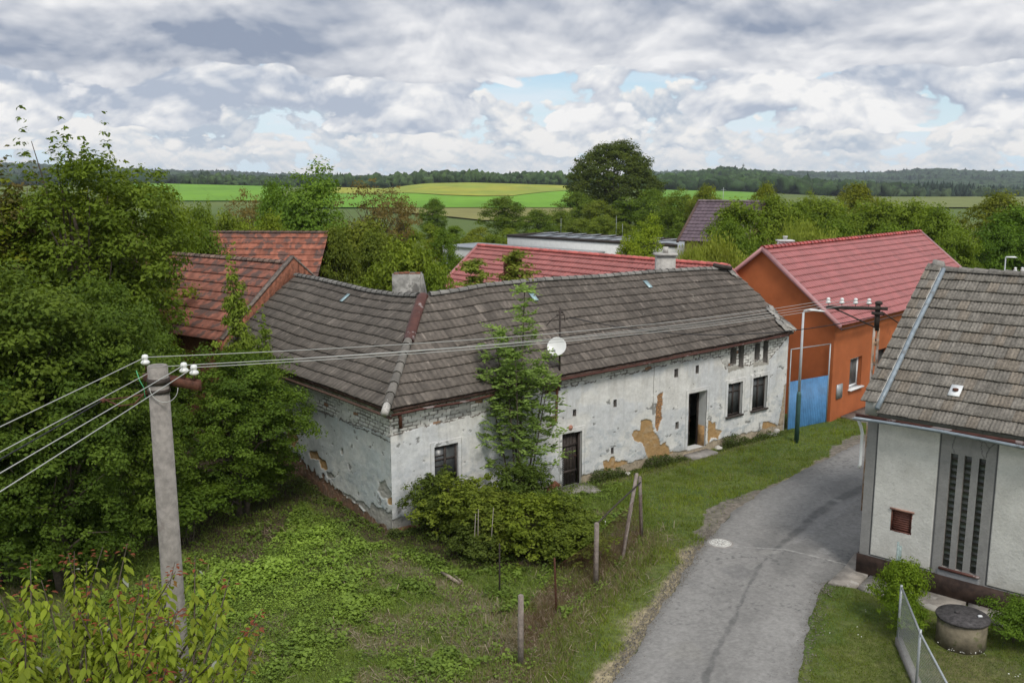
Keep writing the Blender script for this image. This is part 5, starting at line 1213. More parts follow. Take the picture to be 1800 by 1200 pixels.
SLB = [('cracked pale slab at the house corner beside the road', [(1482, 1003), (1503, 975), (1530, 1010), (1506, 1035), (1455, 1028)]),
       ('whitish flaking slab left of the climbing bush', [(1507, 1036), (1532, 1012), (1600, 1030), (1590, 1055), (1552, 1052)]),
       ('grey slab behind the bush under the plinth', [(1602, 1031), (1700, 1055), (1695, 1080), (1640, 1075), (1596, 1057)]),
       ('last grey slab before the shrub at the right', [(1702, 1056), (1790, 1080), (1760, 1104), (1700, 1082)])]
for lb, P in SLB:
    g_ = [G(*p) for p in P]; n = len(g_); cx_ = sum(g_)/n; g_ = [cx_+(p-cx_)*.985 for p in g_]
    vs = [(p[0], p[1], -.05) for p in g_]+[(p[0], p[1], .075) for p in g_]
    fs = [tuple(range(n, 2*n)), tuple(range(n-1, -1, -1))]+[(i, (i+1) % n, n+(i+1) % n, n+i) for i in range(n)]
    tag(npmesh('paving_slab', vs, fs, slm, None), lb, 'paving slab', 'slabs along the grey house')
R7 = np.random.RandomState(7)
def rock(c, s, mt, label, cat='stone', group=None):
    V = ICO_V*(1+.25*(R7.rand(len(ICO_V), 1)-.5)*2)*np.array(s)+np.array(c); return tag(npmesh('stone', V, ICO_F, mt), label, cat, group)
wst = mat('white rubble', (.48, .46, .42), var=.3, scale=9)
def rp(x, y): return G(x, y)
rock(rp(1247, 785)+[0, 0, .1], (.28, .2, .17), wst, 'pale boulder of fallen plaster right of the tall doorway')
rock(rp(1262, 790)+[0, 0, .06], (.16, .14, .10), wst, 'smaller pale lump of plaster beside the doorway boulder')
rock(rp(1356, 766)+[0, 0, .06], (.18, .12, .09), wst, 'left white stone of the pair at the far house corner')
rock(rp(1364, 761)+[0, 0, .07], (.15, .12, .11), wst, 'right white stone of the pair at the far house corner')
rock(rp(1103, 835)+[0, 0, .05], (.12, .1, .07), wst, 'white stone under the ochre patch near the low door')
rock(rp(1038, 862)+[0, 0, .02], (.35, .28, .05), M['concrete'], 'flat grey doorstep stone in the grass before the low door')
o = MB().tube([RW.pt(5.2, .5, .3), RW.pt(5.6, .5, .48), RW.pt(5.75, .5, .4)], [.05, .12, .05], 6).build('brick_rubble', M['brick_red']); tag(o, 'heap of red brick leaning by the black door', 'rubble')
o = MB().tube([G(775, 1005, .08), G(788, 1012, .1), G(808, 1025, .07)], [.035, .05, .04], 6).build('log', mat('grey log', (.26, .21, .17), var=.4, scale=10)); tag(o, 'short weathered log lying in the weeds', 'log')
o = MB().tube([G(795, 1008, .05), G(812, 1022, .06)], .03, 5).build('log', bpy.data.materials['grey log']); tag(o, 'thin split branch beside the weathered log', 'log')
o = MB().tube([G(1063, 930, .02), G(1064, 915, .35)], [.006, .012], 4).build('plant_tie', M['porcelain']); tag(o, 'pale plastic strip hanging by the concrete post', 'strip')
# ------------------------------------------------------------------ trees
def unit(v): return v/np.maximum(np.linalg.norm(v, axis=-1, keepdims=True), 1e-6)
def rnd_dir(R, n): return unit(R.randn(n, 3))
def leaf_quads(R, pos, nrm, size, col, asp=.55, fold=.12, droop=0.0):
    """one folded rhombus per leaf"""
    n = len(pos); nrm = unit(nrm); t = np.cross(nrm, rnd_dir(R, n)); t = unit(t)
    if droop: t = unit(t+np.array([0, 0, -droop]))
    b = unit(np.cross(nrm, t)); s = size[:, None]
    V = np.stack([pos-t*s*.5, pos+b*s*asp*.5+nrm*s*fold, pos+t*s*.5, pos-b*s*asp*.5+nrm*s*fold], 1).reshape(-1, 3)
    F = np.arange(n*4).reshape(-1, 4); C = np.repeat(col, 4, 0)
    return V, F, C
def crown(seed, H, W, low=.25, lobes=9, clumps=150, leaves=200, L=.14, c1=(.045, .075, .018), c2=(.075, .115, .028), flat=.75, shape=1.0, rcl=.13, top=1.0, rag=.25, spikes=0, droop=0.0, sparse=0.0, asp=.55, dome=0.0):
    R = np.random.RandomState(seed); z0 = H*low; zc = (H*top+z0)/2; rz = (H*top-z0)/2; rx = W/2
    # lobes inside the crown envelope give the uneven outline
    d = rnd_dir(R, lobes); lc = d*np.array([rx, rx, rz])*(.42+.22*R.rand(lobes, 1)); lc[:, 2] += zc; lr = (.46+.16*R.rand(lobes))
    lc[0] = (0, 0, H*top-rz*.50); lr[0] = .50
    zrel = (lc[:, 2]-zc)/rz; lr *= np.clip(1-.28*np.maximum(zrel, 0)*shape, .4, 1)
    k = R.randint(0, lobes, clumps); dd = rnd_dir(R, clumps); dd[:, 2] = np.where(R.rand(clumps) < .35, np.abs(dd[:, 2]), dd[:, 2])
    rr = (R.rand(clumps)**.33)*(1+rag*(R.rand(clumps)-.4))
    cc = lc[k]+dd*np.stack([lr[k]*rx, lr[k]*rx, lr[k]*rz*.9], 1)*rr[:, None]
    if dome:
        kd = R.rand(clumps) < dome; q_ = rnd_dir(R, clumps); nz = fbm(q_[:, 0]*1.7+5, q_[:, 1]*1.7+q_[:, 2]*2.3, seed, 3)
        r_ = (.60+.40*R.rand(clumps)**.5)*(.80+.38*nz); prof0 = 1-.30*np.clip(q_[:, 2]+.1, 0, 1)
        prof_z = prof0; dc_ = q_*np.stack([rx*prof_z, rx*prof_z, rz+0*prof_z], 1)*r_[:, None]; dc_[:, 2] += zc
        cc = np.where(kd[:, None], dc_, cc)
    out = unit((cc-np.array([0, 0, zc-rz*.2]))/np.array([rx, rx, rz]))
    rc = rcl*W*(.55+.75*R.rand(clumps))
    if spikes:
        sc = []
        for i in range(spikes):
            a = R.rand()*2*pi; r0 = rx*.55*R.rand(); hh = H*(top-.10)+R.rand()*H*.02
            hs = H*.16*(.4+R.rand())
            for j in range(7): sc.append((r0*cos(a)+R.randn()*.05, r0*sin(a)+R.randn()*.05, hh+hs*j/7, .05*W*(1-j*.10)))
        sc = np.array(sc); cc = np.concatenate([cc, sc[:, :3]]); rc = np.concatenate([rc, sc[:, 3]]); out = np.concatenate([out, np.tile([0, 0, 1.0], (len(sc), 1))]); clumps = len(cc)
    cnt = np.maximum((leaves*(rc/(rcl*W))**2*(1-sparse*R.rand(clumps))).astype(int), 6)
    ci = np.repeat(np.arange(clumps), cnt); n = len(ci)
    u = rnd_dir(R, n); u[:, 2] = np.where(u[:, 2] < -.3, -u[:, 2]*.5, u[:, 2])
    q = (R.rand(n)**.45)[:, None]
    p = cc[ci]+u*q*rc[ci][:, None]*np.array([1, 1, flat])
    nrm = u*.75+out[ci]*.45+np.array([0, 0, .35])+R.randn(n, 3)*.45
    tint = R.rand(clumps)[ci]*.65+R.rand(n)*.35
    col = np.array(c1)*(1-tint[:, None])+np.array(c2)*tint[:, None]
    sz = L*(.5+.95*R.rand(n))
    return leaf_quads(R, p, nrm, sz, col, droop=droop, asp=asp), cc, rc
def trunk_mesh(seed, H, W, cc, r0, low=.25, stems=1, nl=16, reach=.85, top=.82):
    R = np.random.RandomState(seed+99); mb = MB()
    for s_ in range(stems):
        ox, oy = (R.randn(2)*.12*W*.3 if stems > 1 else (0, 0)); n = 6; pts = []
        for i in range(n): t = i/(n-1); pts.append((ox*(1+t*1.6)+R.randn()*.02*W*t, oy*(1+t*1.6)+R.randn()*.02*W*t, -.15+t*H*top))
        rr = [r0*(1-.85*i/(n-1))/(stems**.4) for i in range(n)]; mb.tube(pts, rr, 8)
        for j in R.choice(len(cc), min(nl, len(cc)), replace=False):
            c = cc[j]; t = np.clip((c[2]/H)*.55+.05, .12, .72); i = min(int(t*(n-1)), n-2); f = t*(n-1)-i
            b = np.array(pts[i])*(1-f)+np.array(pts[i+1])*f; m_ = (b+c)/2+np.array([0, 0, .04*H])+R.randn(3)*.02*W
            rb = r0*(1-.85*t)*.42; mb.tube([b, m_, b+(c-b)*reach], [rb, rb*.6, rb*.2], 5, cap=False)
    return mb
TREES = {}

def make_proto(kind, seed, H, W, ttop=.78, trunk=.02, stems=1, nl=16, bark='bark', **kw):
    (V, F, C), cc, rc = crown(seed, H, W, **kw)
    ww = 2*np.percentile(np.hypot(V[:, 0], V[:, 1]), 88); hh = V[:, 2].max()*.99
    return dict(H=hh, W=ww, V=V, F=F, C=C, cc=cc, trunk=trunk_mesh(seed, H, W, cc, trunk*H, kw.get('low', .25), stems, nl, top=ttop), bark=bark, used=None)
def place(kind, name, label, cat, x, y, H, W, rot=0.0, tint=(1, 1, 1), group=None, z=None):
    """first use links the prototype, later uses copy it part by part"""
    P = TREES[kind]
    if z is None: z = float(hgt(x, y)) if y > 200 else 0.0
    if P['used'] is None:
        th = thing(name, label, cat, (0, 0, 0), group)
        cr = npmesh('crown', P['V'], P['F'], M['leaf'], None, col=P['C']); cr.parent = th
        tr = P['trunk'].build('trunk', M[P['bark']], None); tr.parent = th
        P['used'] = (th, cr, tr); P['V'] = P['F'] = P['C'] = None
    else:
        t0, c0, r0 = P['used']; th = t0.copy(); COL.objects.link(th); th.name = name; th['label'] = label; th['category'] = cat
        if group: th['group'] = group
        elif 'group' in th: del th['group']
        for o in (c0, r0):
            c = o.copy(); COL.objects.link(c); c.parent = th
            if o is c0: cr = c
    cr.color = (*tint, 1)
    th.location = (x, y, z); th.rotation_euler = (0, 0, rot); th.scale = (W/P['W'], W/P['W'], H/P['H'])
    return th
G1, G2 = (.075, .120, .012), (.165, .225, .024)
TREES['round'] = make_proto('round', 1, 9, 8, low=.08, dome=.6, lobes=10, clumps=190, leaves=95, L=.26, c1=G1, c2=G2)
TREES['round2'] = make_proto('round2', 2, 8, 8, low=.06, dome=.5, lobes=8, clumps=170, leaves=95, L=.26, c1=G1, c2=G2, shape=.4, rag=.45)
TREES['oval'] = make_proto('oval', 3, 10, 7, low=.06, dome=.35, lobes=11, clumps=190, leaves=100, L=.24, c1=G1, c2=G2, shape=1.3, flat=.9)
TREES['sparse'] = make_proto('sparse', 4, 9, 7, low=.28, lobes=11, clumps=120, leaves=60, L=.20, c1=(.13, .105, .035), c2=(.19, .155, .05), sparse=.7, rag=.6, rcl=.10, nl=60, trunk=.018)
TREES['orchard'] = make_proto('orchard', 5, 5, 6, low=.24, dome=.7, lobes=7, clumps=110, leaves=80, L=.22, c1=G1, c2=G2, shape=.3, flat=.65, nl=12, trunk=.03)
TREES['willow'] = make_proto('willow', 6, 7, 7, low=.05, lobes=10, clumps=170, leaves=110, L=.26, c1=(.17, .21, .028), c2=(.25, .30, .045), flat=1.25, droop=1.6, rag=.5, asp=.28, rcl=.12)
TREES['linden'] = make_proto('linden', 7, 17, 17, low=.06, lobes=20, clumps=560, leaves=90, L=.40, c1=(.058, .090, .014), c2=(.118, .155, .024), shape=.25, rcl=.075, flat=.95, rag=.2, dome=.85, trunk=.03, nl=30)
TREES['bushy'] = make_proto('bushy', 8, 3.5, 5, low=0.0, lobes=8, clumps=110, leaves=90, L=.17, c1=G1, c2=G2, shape=.3, stems=3, nl=12, trunk=.012)
def T(kind, px, ytop, wpx, Yd, label, tint=(1, 1, 1), name='tree', cat='tree', group=None, seed=0, base=None):
    top = D(px, ytop, Yd); z = float(hgt(top[0], Yd)) if Yd > 200 else 0.0
    H = max(top[2]-z, .8); W = wpx/FPX*Yd; b_ = 1.32 if kind == 'willow' else (1.22 if kind not in ('linden', 'sparse') else 1.05); tint = (tint[0]*b_*1.05, tint[1]*b_, tint[2]*b_*.95)
    place(kind, name, label, cat, top[0], Yd, H*1.03, W, rot=(seed*2.399+px*.13) % 6.28, tint=tint, group=group, z=z)
DK, MD, LT, YL, OL, BR = (.75, .80, .8), (1, 1, 1), (1.35, 1.3, 1.1), (1.6, 1.45, 1.0), (1.15, 1.0, 1.1), (1.15, .95, .9)
# beyond the roofs, left to right
T('round', 290, 338, 90, 44, 'green crown between the tallest tree and the bright left field', (.95, 1.0, .9))
T('oval', 538, 284, 140, 62, 'tall dark green ash like crown with feathery outline, left of the field', (.95, 1.15, 1.25))
T('round', 478, 318, 70, 66, 'darker narrower tree leaning against the left flank of the tall feathery one', (.85, 1.05, 1.1))
T('sparse', 655, 318, 118, 78, 'sparse brownish tree with bare twigs against the green field', (1, 1, 1))
T('sparse', 702, 330, 60, 84, 'thin brown tree at the right shoulder of the sparse brownish one', (1.05, .95, .9))
T('round2', 640, 385, 150, 56, 'olive grey bushy tree above the far barn roof', (1.05, .92, 1.1))
T('round', 590, 398, 80, 50, 'dark olive tree right beside the far barn roof end', (.85, .80, .95))
T('round', 655, 405, 90, 52, 'dull olive green tree between the barn and the bright round one', (.90, .86, 1.0))
T('round2', 712, 420, 150, 42, 'bright green round tree directly behind the grey rendered chimney', (1.15, 1.12, 1))
T('round2', 765, 462, 78, 40, 'low green shrub between the chimney and the red roof edge', (1.05, 1.1, 1), name='shrub', cat='shrub')
T('round', 762, 349, 46, 150, 'small dark round tree standing alone in front of the fields', (.75, .85, .85))
T('round2', 884, 345, 72, 150, 'wide dark round tree at the lower field edge', (.80, .85, .85))
T('linden', 1081, 249, 146, 190, 'huge dark linden towering above the horizon', (1, 1, 1))
for i, (a, b, w, Yd, k, c, lb) in enumerate([
    (1016, 338, 70, 165, 'round', (.85, .9, .9), 'dark tree under the left side of the great linden'), (1052, 352, 60, 150, 'round2', (1.1, 1.0, 1.1), 'grey green bush like tree in front of the great linden'),
    (1108, 345, 76, 155, 'oval', (.85, .95, .9), 'green tree under the right side of the great linden'), (1150, 333, 66, 150, 'round', (.9, 1.0, .9), 'tree just right of the great linden, meeting the small green field'),
    (1195, 330, 66, 125, 'oval', (1.0, .98, .95), 'olive green tree left of the violet roof'), (1240, 326, 62, 120, 'round', (1.15, 1.0, .9), 'yellowish tree above the violet roof'),
    (1175, 362, 62, 100, 'round2', (.75, .82, .85), 'dark tree touching the left edge of the violet roof'), (985, 372, 60, 140, 'round', (.95, .95, 1.0), 'greyish tree left of the linden group'),
    (1020, 385, 60, 125, 'round2', (1.0, .95, 1.1), 'grey green rounded tree behind the white building'), (1060, 378, 56, 122, 'round2', (1.1, 1.05, 1.15), 'pale grey green tree above the solar panels'),
    (945, 368, 64, 130, 'round', (.8, .88, .85), 'dark bush row tree between the wide round tree and the linden group'), (1100, 392, 50, 112, 'round2', (1.0, .95, 1.0), 'small tree behind the right end of the white building'),
    (1135, 376, 76, 66, 'oval', (1.5, 1.45, 1.0), 'bright green conical tree at the right end of the white building'), (1105, 418, 60, 60, 'round2', (1.55, 1.45, 1.0), 'bright yellow green bush in front of the white building'),
    (1255, 410, 120, 54, 'willow', (.95, .95, 1), 'yellow green weeping willow left of the orange gable'), (1215, 425, 60, 52, 'willow', (.9, .95, 1), 'smaller yellow green willow beside the pale chimney'),
    (1430, 382, 120, 64, 'willow', (.92, .95, 1), 'yellow willow behind the ridge of the orange house'), (1385, 400, 60, 60, 'willow', (.85, .9, 1), 'narrow pale willow left of the small ridge chimney'),
    (1345, 322, 58, 115, 'round', (1.3, 1.1, .9), 'yellowish round crown rising above the green row'), (1425, 333, 40, 110, 'oval', (1.3, 1.25, 1), 'small pointed crown rising above the green row'),
    (1507, 322, 82, 115, 'round', (1.25, 1.0, .85), 'brownish green round crown above the row, right of the hill'),
    (1300, 352, 110, 68, 'round2', (1.05, 1.1, 1), 'green tree just right of the violet roof'), (1285, 388, 90, 62, 'round', (.9, 1.0, .95), 'darker tree below, beside the violet roof'),
    (1360, 345, 110, 74, 'round', (1.12, 1.12, 1), 'green tree of the row behind the orange gable'), (1400, 352, 100, 78, 'round2', (1.0, 1.05, 1), 'green tree of the row, above the willow'),
    (1450, 350, 110, 80, 'round', (1.15, 1.15, 1), 'green tree of the row right of the willow'), (1500, 352, 110, 76, 'oval', (1.05, 1.1, 1), 'green tree of the row, middle of the red ridge'),
    (1555, 352, 110, 74, 'round', (1.12, 1.12, 1), 'green tree of the row above the right half of the red ridge'), (1610, 352, 110, 72, 'round2', (1.1, 1.12, 1), 'green tree of the row at the end of the red ridge'),
    (1560, 395, 100, 66, 'round', (.9, 1.0, .9), 'lower green tree hugging the right half of the red ridge'), (1480, 392, 90, 68, 'round2', (.9, 1.0, .9), 'lower green tree hugging the middle of the red ridge'),
    (1650, 362, 110, 66, 'round', (1.05, 1.1, 1), 'green tree behind the right gable of the orange house'), (1672, 398, 100, 62, 'oval', (1.05, 1.08, 1), 'green tree sloping down to the right of the red gable'),
    (1640, 430, 90, 60, 'round2', (.9, 1.0, .9), 'low green tree right behind the red verge'), (1702, 440, 60, 62, 'round', (1.0, 1.05, .9), 'small green tree between the red verge and the gap'),
    (1755, 338, 120, 84, 'round', (1.1, .92, .85), 'olive brown crown at the upper right'), (1795, 362, 130, 70, 'round2', (.75, .95, .85), 'dark green tree at the right edge of the picture'),
    (1760, 395, 80, 68, 'round', (.72, .92, .82), 'dark green tree hanging over the distant lamp'), (1690, 478, 70, 50, 'bushy', (1.1, 1.1, .9), 'green shrub above the ridge of the lichened roof'), (1738, 482, 50, 50, 'bushy', (1.2, 1.1, .9), 'last green shrub above the ridge near the pole head')]):
    T(k, a, b, w, Yd, lb, c, seed=i)
# orchard rows
OR = 'round apple trees of the orchard'
for i, (a, b, w, Yd) in enumerate([(728, 408, 48, 96), (755, 395, 44, 118), (775, 415, 52, 100), (800, 398, 44, 122), (822, 416, 50, 98), (846, 400, 46, 120), (868, 414, 52, 100), (893, 402, 46, 118), (915, 414, 54, 96), (940, 404, 48, 115), (965, 410, 50, 98), (712, 392, 40, 128), (990, 408, 46, 108)]):
    T('orchard', a, b, w, Yd, 'small round orchard tree between the fields and the red roof', (1.1+.15*(i % 3), 1.1+.1*(i % 2), 1.05), group=OR, seed=i*3, name='orchard_tree')
T('round', 778, 402, 52, 74, 'dark green round tree in front of the orchard', (.82, .95, .85)); T('round2', 812, 450, 64, 62, 'green tree at the left edge of the red roof', (.85, .95, .85), seed=3)
# thicket left of the barns
for i, (a, b, w, Yd, k, c, lb) in enumerate([
    (440, 335, 90, 76, 'sparse', (1.1, 1.1, 1), 'thin olive tree in front of the left bright field'), (400, 372, 90, 60, 'round2', (1.1, 1.05, 1), 'green tree below the left bright field'),
    (470, 375, 90, 54, 'round', (1.2, 1.15, .95), 'bright green bush above the far barn'), (430, 392, 80, 52, 'round2', (1.25, 1.2, 1), 'light green bush at the left end of the far barn'),
    (350, 362, 90, 52, 'round', (.95, 1.0, .95), 'mid green tree left of the light green bush'), (318, 345, 70, 48, 'oval', (1.1, 1.1, .9), 'small leafy crown reaching into the left field'),
    (362, 350, 26, 56, 'oval', (1.1, 1.1, .9), 'slim little tree top standing before the bright field'),
    (300, 372, 100, 42, 'round2', (1.1, 1.15, .9), 'dense green tree above the terracotta barn'), (360, 405, 100, 44, 'round', (.8, .9, .85), 'darker green tree behind the terracotta barn ridge')]):
    T(k, a, b, w, Yd, lb, c, seed=i+40)
# near trees on the left, finer leaves
TREES['hornbeam'] = make_proto('hornbeam', 21, 9, 6.4, low=.02, lobes=16, clumps=620, leaves=135, L=.115, c1=(.066, .110, .014), c2=(.165, .225, .026), shape=.6, rcl=.078, flat=.95, rag=.45, trunk=.02, nl=30, stems=2)
TREES['hornbeam2'] = make_proto('hornbeam2', 22, 8, 5.4, low=.0, lobes=11, clumps=430, leaves=150, L=.105, c1=(.066, .110, .014), c2=(.165, .23, .026), shape=.5, rcl=.082, flat=.95, rag=.45, trunk=.02, nl=30, stems=2)
TREES['tallpear'] = make_proto('tallpear', 23, 11.4, 6.6, low=.12, lobes=13, clumps=420, leaves=120, L=.15, c1=(.100, .138, .014), c2=(.21, .26, .028), shape=.7, rcl=.085, flat=.95, rag=.5, spikes=8, top=.93, trunk=.022, nl=50)
TREES['twiggy'] = make_proto('twiggy', 24, 9.8, 3.2, ttop=.30, low=.35, lobes=9, clumps=150, leaves=70, L=.13, c1=(.14, .10, .035), c2=(.16, .17, .045), rcl=.14, rag=.7, sparse=.4, spikes=8, top=.95, nl=25, trunk=.016)
TREES['sapling'] = make_proto('sapling', 25, 6.8, 1.9, low=.05, lobes=10, clumps=130, leaves=60, L=.12, c1=(.14, .20, .025), c2=(.24, .31, .04), rcl=.15, rag=.8, shape=1.4, flat=.8, spikes=4, top=.85, nl=40, trunk=.008, stems=2)
place('hornbeam', 'tree', 'big dark green tree filling the left edge, nearest of the thicket', 'tree', -12.8, 21.8, 8.6, 5.4, .4, (1, 1, 1))
place('hornbeam', 'tree', 'dense green tree behind the concrete pole', 'tree', -10.7, 23.8, 7.6, 3.9, 2.4, (.95, 1.0, 1))
place('hornbeam2', 'tree', 'dark tree reaching the peeling gable corner of the white farmhouse', 'tree', -8.1, 26.6, 5.2, 3.4, 1.1, (.92, 1.0, .95))
place('hornbeam2', 'tree', 'green tree between the pole and the terracotta barn', 'tree', -10.5, 27.2, 5.6, 3.3, 3.0, (1, 1.05, 1))
place('hornbeam2', 'tree', 'lowest dark tree at the left edge of the meadow', 'tree', -10.9, 21.6, 6.0, 3.6, 5.1, (.85, .92, .95))
place('tallpear', 'tree', 'tallest ragged tree of the thicket breaking the skyline', 'tree', -13.9, 30.5, 12.0, 5.2, .2, (.85, .95, .85))
place('tallpear', 'tree', 'yellow green tree right of the tallest one, over the terracotta barn', 'tree', -16.2, 36.5, 10.8, 5.4, 2.2, (1.15, 1.1, .9))
place('tallpear', 'tree', 'leafy tree behind the left edge thicket', 'tree', -17.0, 31.5, 10.4, 6.2, 4.2, (1.1, 1.0, .85))
place('twiggy', 'tree', 'thin reddish twiggy tree at the upper left corner of the thicket', 'tree', -16.1, 30.5, 10.9, 2.6, .5, (1, 1, 1))
place('twiggy', 'tree', 'half cut off brownish tree at the very left edge', 'tree', -18.3, 31, 10.9, 2.6, 2.5, (1.1, .9, .9))
place('sapling', 'sapling', 'slender bright yellow green sapling in front of the terracotta barn', 'sapling', -8.75, 29.3, 7.9, 1.25, .3, (1.05, 1.05, 1))
place('sapling', 'sapling', 'shorter bright sapling before the left eave of the farmhouse', 'sapling', -7.75, 28.9, 6.0, 1.1, 1.9, (.95, 1.0, 1))
# undergrowth at the foot of the thicket
for i, (x, y, h, w, c, lb) in enumerate([(-9.0, 24.6, 1.9, 2.6, (.8, .9, .9), 'dark undergrowth bush at the foot of the thicket behind the pole'), (-7.9, 27.6, 1.7, 2.2, (.8, .9, .85), 'low dark bush hiding the foot of the left wall'), (-11.8, 22.2, 2.2, 3.4, (.75, .85, .9), 'dark undergrowth bush at the left edge')]):
    place('bushy', 'shrub', lb, 'shrub', x, y, h, w, i*1.3, c)
# ash tree with compound leaves, growing against the house front
def compound_leaves(R, base, dirs, Ls, npair, c1, c2, leafl=.085, asp=.34):
    pos = []; nr = []; sz = []; col = []; tdir = []
    for b, d, L_ in zip(base, dirs, Ls):
        d = d/np.linalg.norm(d); side = np.cross(d, [0, 0, 1.0]); side /= np.linalg.norm(side)+1e-6; tn = R.rand()
        for k in range(npair+1):
            t = (k+.8)/(npair+1); p = b+d*L_*t+np.array([0, 0, -.22*L_*t*t])
            for s_ in ((-1, 1) if k < npair else (0,)):
                v = side*s_*.95+d*(.35 if s_ else 1)+np.array([0, 0, -.25]); v /= np.linalg.norm(v)
                q_ = R.rand()*.3+tn*.7; pos.append(p+v*leafl*.5); tdir.append(v); nr.append(np.array([0, 0, 1])+R.randn(3)*.55); sz.append(leafl*(.8+.4*R.rand())); col.append(np.array(c1)*(1-q_)+np.array(c2)*q_)
    pos, nr, sz, col, tdir = map(np.array, (pos, nr, sz, col, tdir)); b_ = unit(np.cross(unit(nr), tdir)); s = sz[:, None]
    V = np.stack([pos-tdir*s*.5, pos+b_*s*asp*.5, pos+tdir*s*.5, pos-b_*s*asp*.5], 1).reshape(-1, 3)
    return V, np.arange(len(V)).reshape(-1, 4), np.repeat(col, 4, 0)
def ash(x, y):
    R = np.random.RandomState(31); th = thing('ash_tree', 'feathery young ash tree growing against the front of the white farmhouse', 'tree', (x, y, 0)); mb = MB()
    base = []; dirs = []; Ls = []
    H = 6.75
    stems = [((-.05, 0), (.12, .1), H, .06), ((.15, .1), (-.85, .15), 5.6, .045), ((.1, -.1), (.85, -.1), 4.7, .04), ((-.2, .05), (-1.0, -.3), 4.2, .035), ((.2, 0), (.85, -.5), 4.3, .035), ((0, -.1), (-.15, -.6), 4.9, .04), ((-.1, 0), (-.45, -.3), 5.0, .035)]
    for (o, t_, h, r) in stems:
        pts = [np.array([x+o[0]+(t_[0]-o[0])*k**1.1, y+o[1]+(t_[1]-o[1])*k, h*k]) for k in np.linspace(0, 1, 9)]
        mb.tube(pts, [r*(1-.8*k/8) for k in range(9)], 6)
        for j in range(int(h*9)):
            k = .27+.73*R.rand()**.8; i = min(int(k*8), 7); p = pts[i]+(pts[i+1]-pts[i])*(k*8-i)
            a = R.rand()*2*pi; reach = (.80*(1-k)**.6+.06)*(.3+.85*R.rand())*(1.35 if h < 6 else .9)
            q_ = p+np.array([cos(a)*reach, sin(a)*reach, .25*reach])
            if j % 3 == 0: mb.tube([p, q_], [.010, .004], 3, cap=False)
            for m_ in range(4):
                b_ = p+(q_-p)*(.75+.3*R.rand())+R.randn(3)*.03; aa = a+R.randn()*1.3
                base.append(b_); dirs.append(np.array([cos(aa), sin(aa), -.2+1.5*R.rand()])); Ls.append(.20+.14*R.rand())
    mb.build('trunk', M['bark'], th)
    V, F, C = compound_leaves(R, base, dirs, Ls, 5, (.15, .23, .05), (.30, .42, .10), leafl=.125, asp=.42)
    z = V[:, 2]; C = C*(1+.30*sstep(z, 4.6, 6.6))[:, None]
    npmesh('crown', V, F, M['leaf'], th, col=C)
ac = G(905, 890)
ash(.25, 27.35)
# yellow green bushes (each its own thing)
TREES['lilac'] = make_proto('lilac', 33, 2.2, 2.4, low=.0, lobes=10, clumps=300, leaves=42, L=.085, spikes=9, top=.9, c1=(.085, .105, .016), c2=(.20, .225, .032), shape=.3, rcl=.07, flat=1.3, rag=.8, stems=4, nl=40, trunk=.008)
TREES['lilac2'] = make_proto('lilac2', 34, 2.0, 2.2, low=.0, lobes=9, clumps=270, leaves=42, L=.085, spikes=9, top=.9, c1=(.080, .10, .016), c2=(.18, .21, .034), shape=.3, rcl=.075, flat=1.3, rag=.9, stems=4, nl=40, trunk=.008)
for i, (x, y, h, w, c, k, lb) in enumerate([
    (-1.9, 25.2, 1.9, 1.7, (.72, .85, .9), 'lilac', 'darker bush standing by the farmhouse corner window'), (-1.15, 24.6, 2.0, 2.0, (1.15, 1.25, 1), 'lilac', 'yellow green bush below the dark corner window'),
    (-.3, 24.2, 1.65, 1.9, (1.15, 1.15, 1), 'lilac2', 'yellow green bush second from the farmhouse corner'), (.5, 23.6, 1.75, 2.0, (1.25, 1.38, 1), 'lilac', 'brightest yellow bush in the middle of the thicket'),
    (1.2, 24.4, 1.55, 1.9, (1.15, 1.25, 1), 'lilac2', 'yellow green bush nearest the black door'), (1.55, 23.3, 1.35, 1.7, (1.15, 1.25, 1), 'lilac2', 'low yellowish bush beside the concrete fence post'),
    (-1.0, 23.6, 1.1, 1.6, (.75, .85, .9), 'lilac2', 'low dark shoots in front of the corner window bush'), (.35, 25.9, 2.1, 1.7, (.75, .92, .95), 'lilac2', 'dark green bush at the foot of the ash tree')]):
    place(k, 'bush', lb, 'bush', x, y, h, w, i*1.7, c, group='bushes in front of the farmhouse')
# bare grey canes in front of the bushes
R5 = np.random.RandomState(12)
for i, (a, b, h, lb) in enumerate([(833, 990, 1.4, 'leftmost pale bare cane in front of the bushes'), (840, 985, 1.5, 'pale bare cane just right of the leftmost one'), (862, 990, 1.6, 'forked pale cane in the middle of the bushes'), (958, 905, .9, 'thin white stick standing in the right bushes')]):
    p = G(a, b); mb = MB(); t = R5.randn(2)*.12
    mb.tube([p, p+np.array([t[0]*.4, t[1]*.4, h*.5]), p+np.array([t[0], t[1], h])], [.014, .011, .006], 5)
    tag(mb.build('cane', mat('bare cane', (.34, .30, .26), var=.2) if i == 0 else bpy.data.materials['bare cane']), lb, 'cane', 'bare canes by the bushes')
# bushes by the grey house
place('bushy', 'bush', 'bright green climbing bush over the end of the chain link fence', 'bush', 8.72, 19.75, 1.7, 1.05, .5, (1.35, 1.4, .9))
place('bushy', 'bush', 'shorter bright green shoots leaning on the chain link fence', 'bush', 8.55, 19.1, 1.1, .8, 2.5, (1.2, 1.3, .9))
place('bushy', 'bush', 'dark leaved rose bush below the plinth at the right edge', 'bush', 10.85, 18.9, 1.1, 1.2, 1.5, (.95, 1.1, 1.0))
